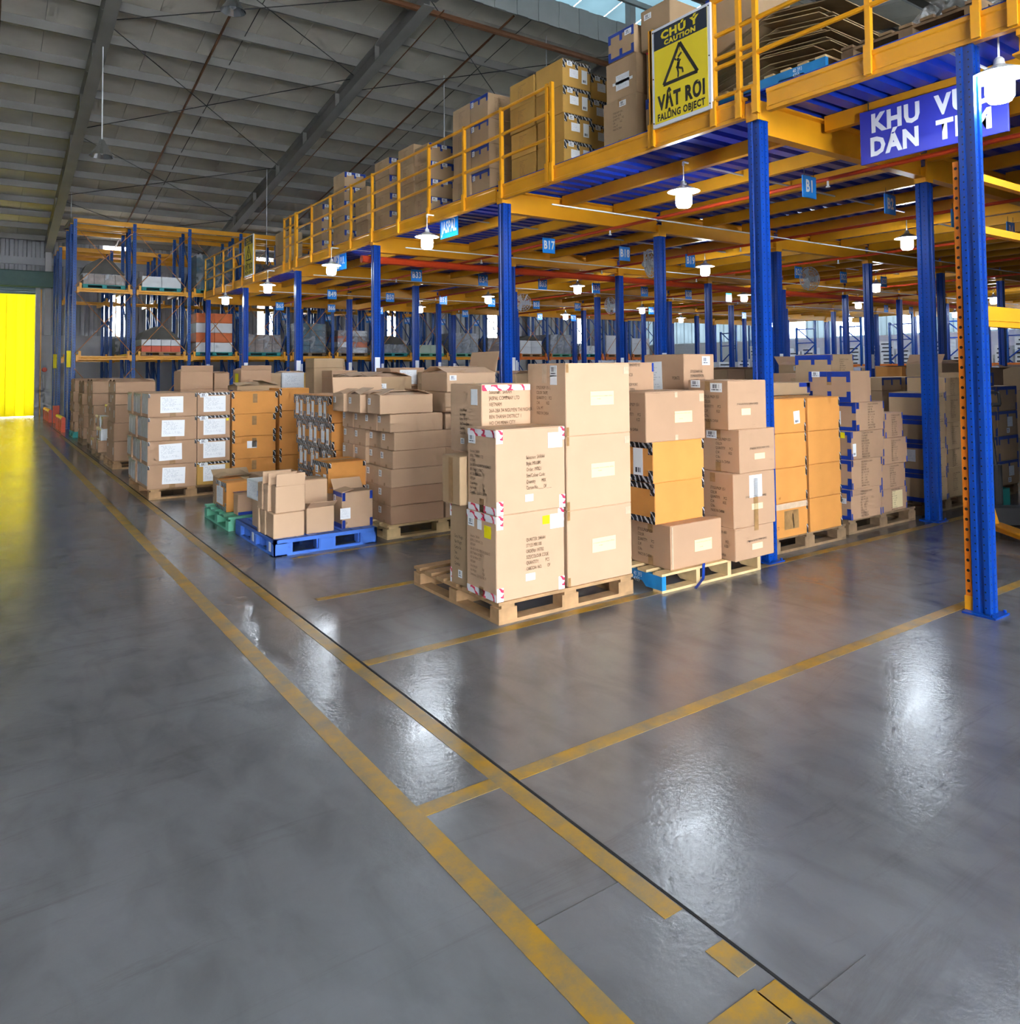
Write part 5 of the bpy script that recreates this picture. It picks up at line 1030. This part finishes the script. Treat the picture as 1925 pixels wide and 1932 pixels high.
# ================================================================== pallet racks at the far end
def upmesh(h): return cached(('upr', h), lambda: MB().extr([(-.045, -.04), (.045, -.04), (.045, .03), (.03, .03), (.03, -.025), (-.03, -.025), (-.03, .03), (-.045, .03)], (0, 0, 0), (0, 0, h), (1, 0, 0), (0, 1, 0)).mesh('upright', M_rperf))
P_ = 1.49; RXS = 2.08
def drive_rack(label, y0, depths, nb, h, levels, tops, brace=True, m_hi=M_orangep):
    r = T('pallet_rack', label, 'rack', (0, 0, 0))
    for k in range(nb + 1):
        x = RXS + k * P_
        for d in depths:
            u = Pt('upright', upmesh(h), r, (x, y0 + d, 0)); Pt('foot_plate', cached('fp', lambda: MB().box(-.07, -.07, 0, .07, .07, .012).mesh('foot_plate', M_blue)), u)
        for a, c in zip(depths[::2], depths[1::2]):
            for q in range(6):
                z0 = .25 + q * (h - .5) / 6; z1 = z0 + (h - .5) / 6
                pa, pb = (y0 + a, y0 + c) if q % 2 else (y0 + c, y0 + a)
                Pt('frame_brace', cached(('fb', a, c, q, h, y0), lambda: MB().bar((0, pa, z0), (0, pb, z1), .03, .02).mesh('frame_brace', M_blue)), r, (x, 0, 0))
    far = M_orangep if nb > 12 else M_yellow
    for k in range(nb):
        x = RXS + k * P_; my = M_yellow if k < 9 else m_hi
        for z in levels:
            Pt('front_beam', cached(('fbm', my.name), lambda: MB().extr([(-.025, 0), (.025, 0), (.025, .045), (.012, .055), (.025, .065), (.025, .11), (-.025, .11), (-.025, .065), (-.012, .055), (-.025, .045)], (.05, 0, 0), (P_ - .05, 0, 0), (0, 1, 0), (0, 0, 1)).box(.05, -.04, -.03, .11, .0, .13).box(P_ - .11, -.04, -.03, P_ - .05, 0, .13).mesh('front_beam', my)), r, (x, y0 - .06, z - .11))
            for s in (.14, P_ - .14):
                Pt('pallet_rail', cached(('prl', depths[-1], my.name), lambda: MB().extr([(-.05, 0), (.05, 0), (.05, .015), (-.03, .015), (-.03, .09), (-.05, .09)], (0, 0, 0), (0, depths[-1], 0), (1, 0, 0), (0, 0, 1)).mesh('pallet_rail', my)), r, (x + s, y0, z - .03))
                Pt('rail_stop', cached(('rst', my.name), lambda: MB().box(-.03, -.03, 0, .03, .03, .20).mesh('rail_stop', my)), r, (x + s, y0 - .08, z - .06))
        if brace:
            zz = [.35] + list(levels) + [h - .12]
            for a, c in zip(zz[1:], zz[2:]):
                for s in (0, 1):
                    Pt('brace_rod', cached(('brd', s, a, c), lambda: MB().rod((.02, 0, a + .05 if s else c - .1), (P_ - .02, 0, c - .1 if s else a + .05), .011, 5).mesh('brace_rod', M_rod)), r, (x, y0 - .05, 0))
            Pt('brace_rod', cached(('brl', levels[0]), lambda: MB().rod((.02, 0, levels[0] - .35), (P_ * .5, 0, .8), .011, 5).rod((P_ - .02, 0, levels[0] - .35), (P_ * .5, 0, .8), .011, 5).mesh('brace_rod', M_rod)), r, (x, y0 - .05, 0))
    for d in tops: Pt('top_beam', MB().box(RXS - .05, -.03, 0, RXS + nb * P_ + .05, .03, .13).mesh('top_beam', M_yellow), r, (0, y0 + d, h - .10))
    return r
RY = 24.0
drive_rack('tall blue drive-in pallet rack with orange beams at the far end', RY, (0, .95, 1.25, 2.2), 15, 5.85, (2.06, 3.94), (0, .95, 1.25, 2.2))
drive_rack('second blue drive-in rack standing behind the first by the end wall', 28.7, (0, .95, 1.25, 2.2), 9, 5.7, (2.06, 3.94), (0, .95, 1.25, 2.2), False)
# red rack guards on the floor
def guard(x, y, l, label):
    r = T('rack_guard', label, 'guard', (x, y, 0))
    Pt('top_bar', MB().rod((0, 0, .36), (0, l, .36), .055, 8).mesh('top_bar', M_guard), r)
    for k in range(4): Pt('leg', cached('gleg', lambda: MB().box(-.05, -.04, 0, .05, .04, .36).mesh('leg', M_guard)), r, (0, .06 + k * (l - .12) / 3, 0))
guard(1.84, 23.7, 1.9, 'low red steel guard at the near foot of the rack'); guard(1.86, 28.7, 2.6, 'low red steel guard by the yellow door')
T('rack_guard', 'tall red corner guard between the two low red guards', 'guard', (2.0, 28.45, 0), MB().box(-.09, -.09, 0, .09, -.07, .55).box(-.09, -.07, 0, -.07, .09, .55).mesh('rack_guard', M_guard))
for k, (x, y) in enumerate(((2.08, 23.92), (2.08, 28.62))):
    T('location_board', ['yellow plate fixed to the end upright of the front rack', 'yellow plate fixed to the end upright of the rear rack'][k], 'sign', (x - .12, y, 1.75), MB().box(-.05, -.004, 0, .05, .004, .45).mesh('location_board', M_yellowlab))
# ---- loads on the racks
def load(k, z, label, m, nx, nz, h, film_=True, pal=M_teal, m2=None, tarp=0.0, y=RY + .05, x=None, w=1.06, d=1.0, yside=False):
    cx = (RXS + (k + .5) * P_) if x is None else x
    r = T('pallet_load', label, 'pallet load', (cx, y + d / 2, z))
    for a in (-1, 0, 1):
        Pt('pallet_foot', boxmesh(.12, d, .09, pal), r, (a * (w / 2 - .06), 0, 0))
    Pt('pallet_deck', boxmesh(w + .04, d, .025, pal), r, (0, 0, .09)); Pt('pallet_base', boxmesh(w + .04, d, .018, pal), r, (0, 0, 0))
    cw = w / nx
    for i in range(nx):
        for j in range(nz):
            mm = (m2[(i + j) % len(m2)] if m2 else m)
            if m2 and len(m2) == 2: mm = m2[j % 2]
            Pt('carton', boxmesh(round(cw - .008, 3), d - .04, round(h / nz - .004, 3), mm, .004), r, (-w / 2 + (i + .5) * cw, 0, .115 + j * h / nz))
    if film_: Pt('stretch_film', cached(('film', w, d, round(h, 2)), lambda: MB().box(-w / 2 - .006, -d / 2 + .01, 0, w / 2 + .006, d / 2 - .01, h + .006).mesh('stretch_film', M_film)), r, (0, 0, .115))
    if tarp:
        b = MB(); q = [(-w / 2 - .03, 0), (-w / 2 + .08, tarp * .55), (-.12, tarp), (.2, tarp * .9), (w / 2, 0.02)]
        b.add([(x_, -d / 2 + .1, z_) for x_, z_ in q] + [(x_, d / 2, z_) for x_, z_ in q], [(i, i + 1, 6 + i, 5 + i) for i in range(4)] + [(4, 3, 2, 1, 0)])
        Pt('tarp', b.mesh('tarp', M_tarp), r, (0, 0, .117 + h))
    return r
load(0, 3.95, 'low film-wrapped brown load under a dark tarp, top left of the rack', M_brownload, 4, 1, .30, tarp=.45)
load(1, 3.95, 'white carton layer on a green pallet, upper level of the rack', M_white, 2, 1, .32, False)
load(2, 3.95, 'tall dark teal film-wrapped load on the upper rack level', M_tealload, 3, 3, 1.05)
load(3, 3.95, 'dark wrapped load behind the far caution sign', M_greyload, 3, 3, .9)
load(1, 2.07, 'low red and white load under a dark tarp, lower rack level', M_red, 4, 2, .36, False, M_wood, (M_red, M_white), tarp=.38)
load(2, 2.07, 'orange and white carton tower on a teal pallet, lower rack level', M_white, 2, 4, 1.18, False, M_teal, (M_white, M_pinkload))
load(3, 2.07, 'film-wrapped brown load on a teal pallet beside the orange and white tower', M_brownload, 4, 2, .56)
load(4, 2.07, 'dark teal wrapped load behind sign B66', M_tealload, 2, 4, .95, True, M_wooddk)
load(5, 2.07, 'narrow printed carton load on the lower rack level near sign B84', M_white, 2, 4, .75, True, M_wooddk, (M_brownload, M_white, M_pinkload))
load(6, 2.07, 'sagging grey load with dark sheet near sign B85', M_greyload, 2, 1, .3, True, M_teal, tarp=.3)
load(7, 2.07, 'pale green patterned carton load on a green pallet', mat('carton_pale_green', (.45, .55, .45), .6), 2, 1, .3, False, M_green)
load(8, 2.07, 'silver film-wrapped bale near sign B87', M_greyload, 3, 3, .75, True, M_green)
load(9, 2.07, 'dark wrapped load just left of the second edge post', M_brownload, 2, 2, .6, True, M_wood)
load(10, 2.07, 'white carton load with a dark sheet below sign B71', M_white, 2, 2, .52, False, M_wood, tarp=.18)
load(11, 2.07, 'grey and violet wrapped load below sign B72', M_greyload, 3, 3, .78, True, M_green)
load(12, 2.07, 'pink and white small load at the right part of the far rack', M_white, 2, 1, .35, True, M_teal)
load(13, 2.07, 'large white sheeted load in the far rack behind blue posts', M_white, 1, 1, .8, False, M_wood)
load(14, 2.07, 'white carton load at the end of the far rack', M_white, 2, 3, .7, False, M_wood)
for k in range(8): load(k, 2.07, 'dim wrapped load deep in the rear rack, %s from the aisle' % ORD[k].replace('bottom', 'first'), [M_brownload, M_tealload, M_greyload][k % 3], 2, 2, .5 + .1 * (k % 3), True, M_wooddk, y=29.2) if k in (1, 3, 4, 6, 7) else None

# ---- side rack along the pale wall with white banded cartons
def side_rack(x, y0, nb, label):
    r = T('pallet_rack', label, 'rack', (x, y0, 0)); W = 2.1
    for k in range(nb + 1):
        for d in (0, 1.0):
            Pt('upright', upmesh(3.6), r, (d, k * W, 0))
        Pt('upright', upmesh(3.3), r, (.0, k * W + .9, 0))
        for q in range(4):
            a, c = (0, .9) if q % 2 else (.9, 0)
            Pt('frame_brace', cached(('sfb', q), lambda: MB().bar((0, a, .3 + q * .75), (0, c, .3 + q * .75 + .75), .04, .04).mesh('frame_brace', M_blue)), r, (0, k * W, 0))
        Pt('frame_tie', cached('sft', lambda: MB().box(-.02, 0, 3.2, .02, .9, 3.25).box(-.02, 0, 2.6, .02, .9, 2.64).mesh('frame_tie', M_blue)), r, (0, k * W, 0))
    for k in range(nb):
        Pt('front_beam', cached('sbm', lambda: MB().box(-.05, .05, 1.55, -.01, 2.05, 1.67).mesh('front_beam', M_orangep)), r, (0, k * W, 0)); Pt('shelf', cached('ssh', lambda: MB().box(0, .05, 1.64, 1.0, 2.05, 1.67).mesh('shelf', M_wood2)), r, (0, k * W, 0))
    return r
side_rack(29.6, 9.0, 7, 'blue side rack holding white banded cartons along the pale wall')
for k in range(7):
    for c in range(3):
        n = random.choice((4, 5, 6)) if c < 2 else random.choice((2, 5))
        if (k * 3 + c) % 7 == 6: n = 2
        for j in range(n):
            massbox(29.62, 9.12 + k * 2.1 + c * .64, 1.67 + j * .15, .5, .56, .146, M_white); massbox(29.61, 9.14 + k * 2.1 + c * .64 + random.uniform(0, .1), 1.69 + j * .15, .012, .40, .05, M_bandink)
        for j in range(4): massbox(29.65, 9.12 + k * 2.1 + c * .64, .12 + j * .26, .5, .56, .255, [M_khaki, M_white, M_ochre][(k + c) % 3])
for k in range(5):
    for j in range(6): massbox(20.6 + k * .75, 23.2, .9 + j * .17, .7, .55, .165, M_white); massbox(20.65 + k * .75 + random.uniform(0, .1), 23.19, .92 + j * .17, .5, .012, .055, M_bandink)
    massbox(20.6 + k * .75, 23.15, 0, .72, .6, .9, M_white)
for k in range(4):
    for j in range(6): massbox(24.6 + k * 1.0, 21.6 - k * .2, .8 + j * .17, .8, .6, .165, M_white); massbox(24.65 + k * 1.0 + random.uniform(0, .1), 21.59 - k * .2, .82 + j * .17, .6, .012, .055, M_bandink)
    massbox(24.6 + k * 1.0, 21.6 - k * .2, 0, .85, .62, .8, M_white)
o = T('carton_stacks', 'mass of far-off brown and white cartons stacked under the mezzanine and on side racks', 'carton', (0, 0, 0), MASS.mesh('carton_stacks', *MASSM), kind='stuff')

# ================================================================== corner rack with punched orange upright
r = T('steel_rack', 'yellow beamed rack with an orange punched upright behind the corner post', 'rack', (5.318, 2.425, 0))
Pt('upright', MB().extr([(-.016, -.019), (.016, -.019), (.016, .019), (.010, .019), (.010, -.013), (-.010, -.013), (-.010, .019), (-.016, .019)], (0, 0, 0), (0, 0, 2.95), (1, 0, 0), (0, 1, 0)).mesh('upright', M_operf), r, label='orange upright with round holes')
Pt('foot_plate', MB().box(-.022, -.025, 0, .022, .025, .10).mesh('foot_plate', M_yellow), r); Pt('upright', MB().box(-.018, -.035, 0, .018, .035, 2.95).mesh('upright', M_operf), r, (2.6, 0, 0))
Pt('beam', MB().box(.08, -.03, 1.86, 2.6, .03, 2.0).box(.08, -.045, 1.90, 2.6, -.03, 1.96).mesh('beam', M_yellow), r)
Pt('beam', MB().box(.03, -.025, 2.86, 2.6, .025, 2.91).mesh('beam', M_yellow), r); Pt('beam', MB().box(.03, -.025, 2.50, 2.6, .025, 2.55).mesh('beam', M_yellow), r)
# ---- pallet jack
r = T('pallet_jack', 'orange pallet jack with a black wheel at the right edge', 'pallet jack', (8.05, 3.25, 0), rz=.9)
for s in (-1, 1):
    Pt('fork', MB().cham(-1.0, s * .19 - .075, .055, .05, s * .19 + .075, .11, .012).mesh('fork', M_yellow), r); Pt('load_roller', MB().rod((-.85, s * .19 - .04, .04), (-.85, s * .19 + .04, .04), .04, 12).mesh('load_roller', M_rubber), r)
    Pt('steer_wheel', MB().rod((.28, s * .10 - .035, .10), (.28, s * .10 + .035, .10), .10, 18).mesh('steer_wheel', M_rubber), r)
    Pt('wheel_hub', MB().rod((.28, s * .10 - .038, .10), (.28, s * .10 + .038, .10), .055, 12).mesh('wheel_hub', M_steel), r)
Pt('bulkhead', MB().cham(.02, -.20, .06, .10, .20, .26, .02).mesh('bulkhead', M_rubber), r)
Pt('brace', MB().bar((-.05, -.2, .10), (.12, -.2, .42), .05, .03).bar((-.05, .2, .10), (.12, .2, .42), .05, .03).mesh('brace', M_yellow), r)
Pt('pump_cylinder', MB().rod((.28, 0, .2), (.28, 0, .62), .05, 12).mesh('pump_cylinder', M_rubber), r)
Pt('tiller', MB().rod((.28, 0, .55), (.40, 0, 1.2), .02, 8).rod((.40, -.12, 1.2), (.40, .12, 1.2), .02, 8).rod((.40, -.12, 1.2), (.42, -.12, 1.32), .015, 8).rod((.40, .12, 1.2), (.42, .12, 1.32), .015, 8).rod((.42, -.12, 1.32), (.42, .12, 1.32), .015, 8).mesh('tiller', M_rubber), r)
T('crate', 'small teal plastic crate on the floor behind the pallet jack', 'crate', (9.35, 4.0, 0), MB().box(-.16, -.12, 0, .16, .12, .02).box(-.16, -.12, .02, .16, -.10, .22).box(-.16, .10, .02, .16, .12, .22).box(-.16, -.10, .02, -.14, .10, .22).box(.14, -.10, .02, .16, .10, .22).mesh('crate', M_teal))
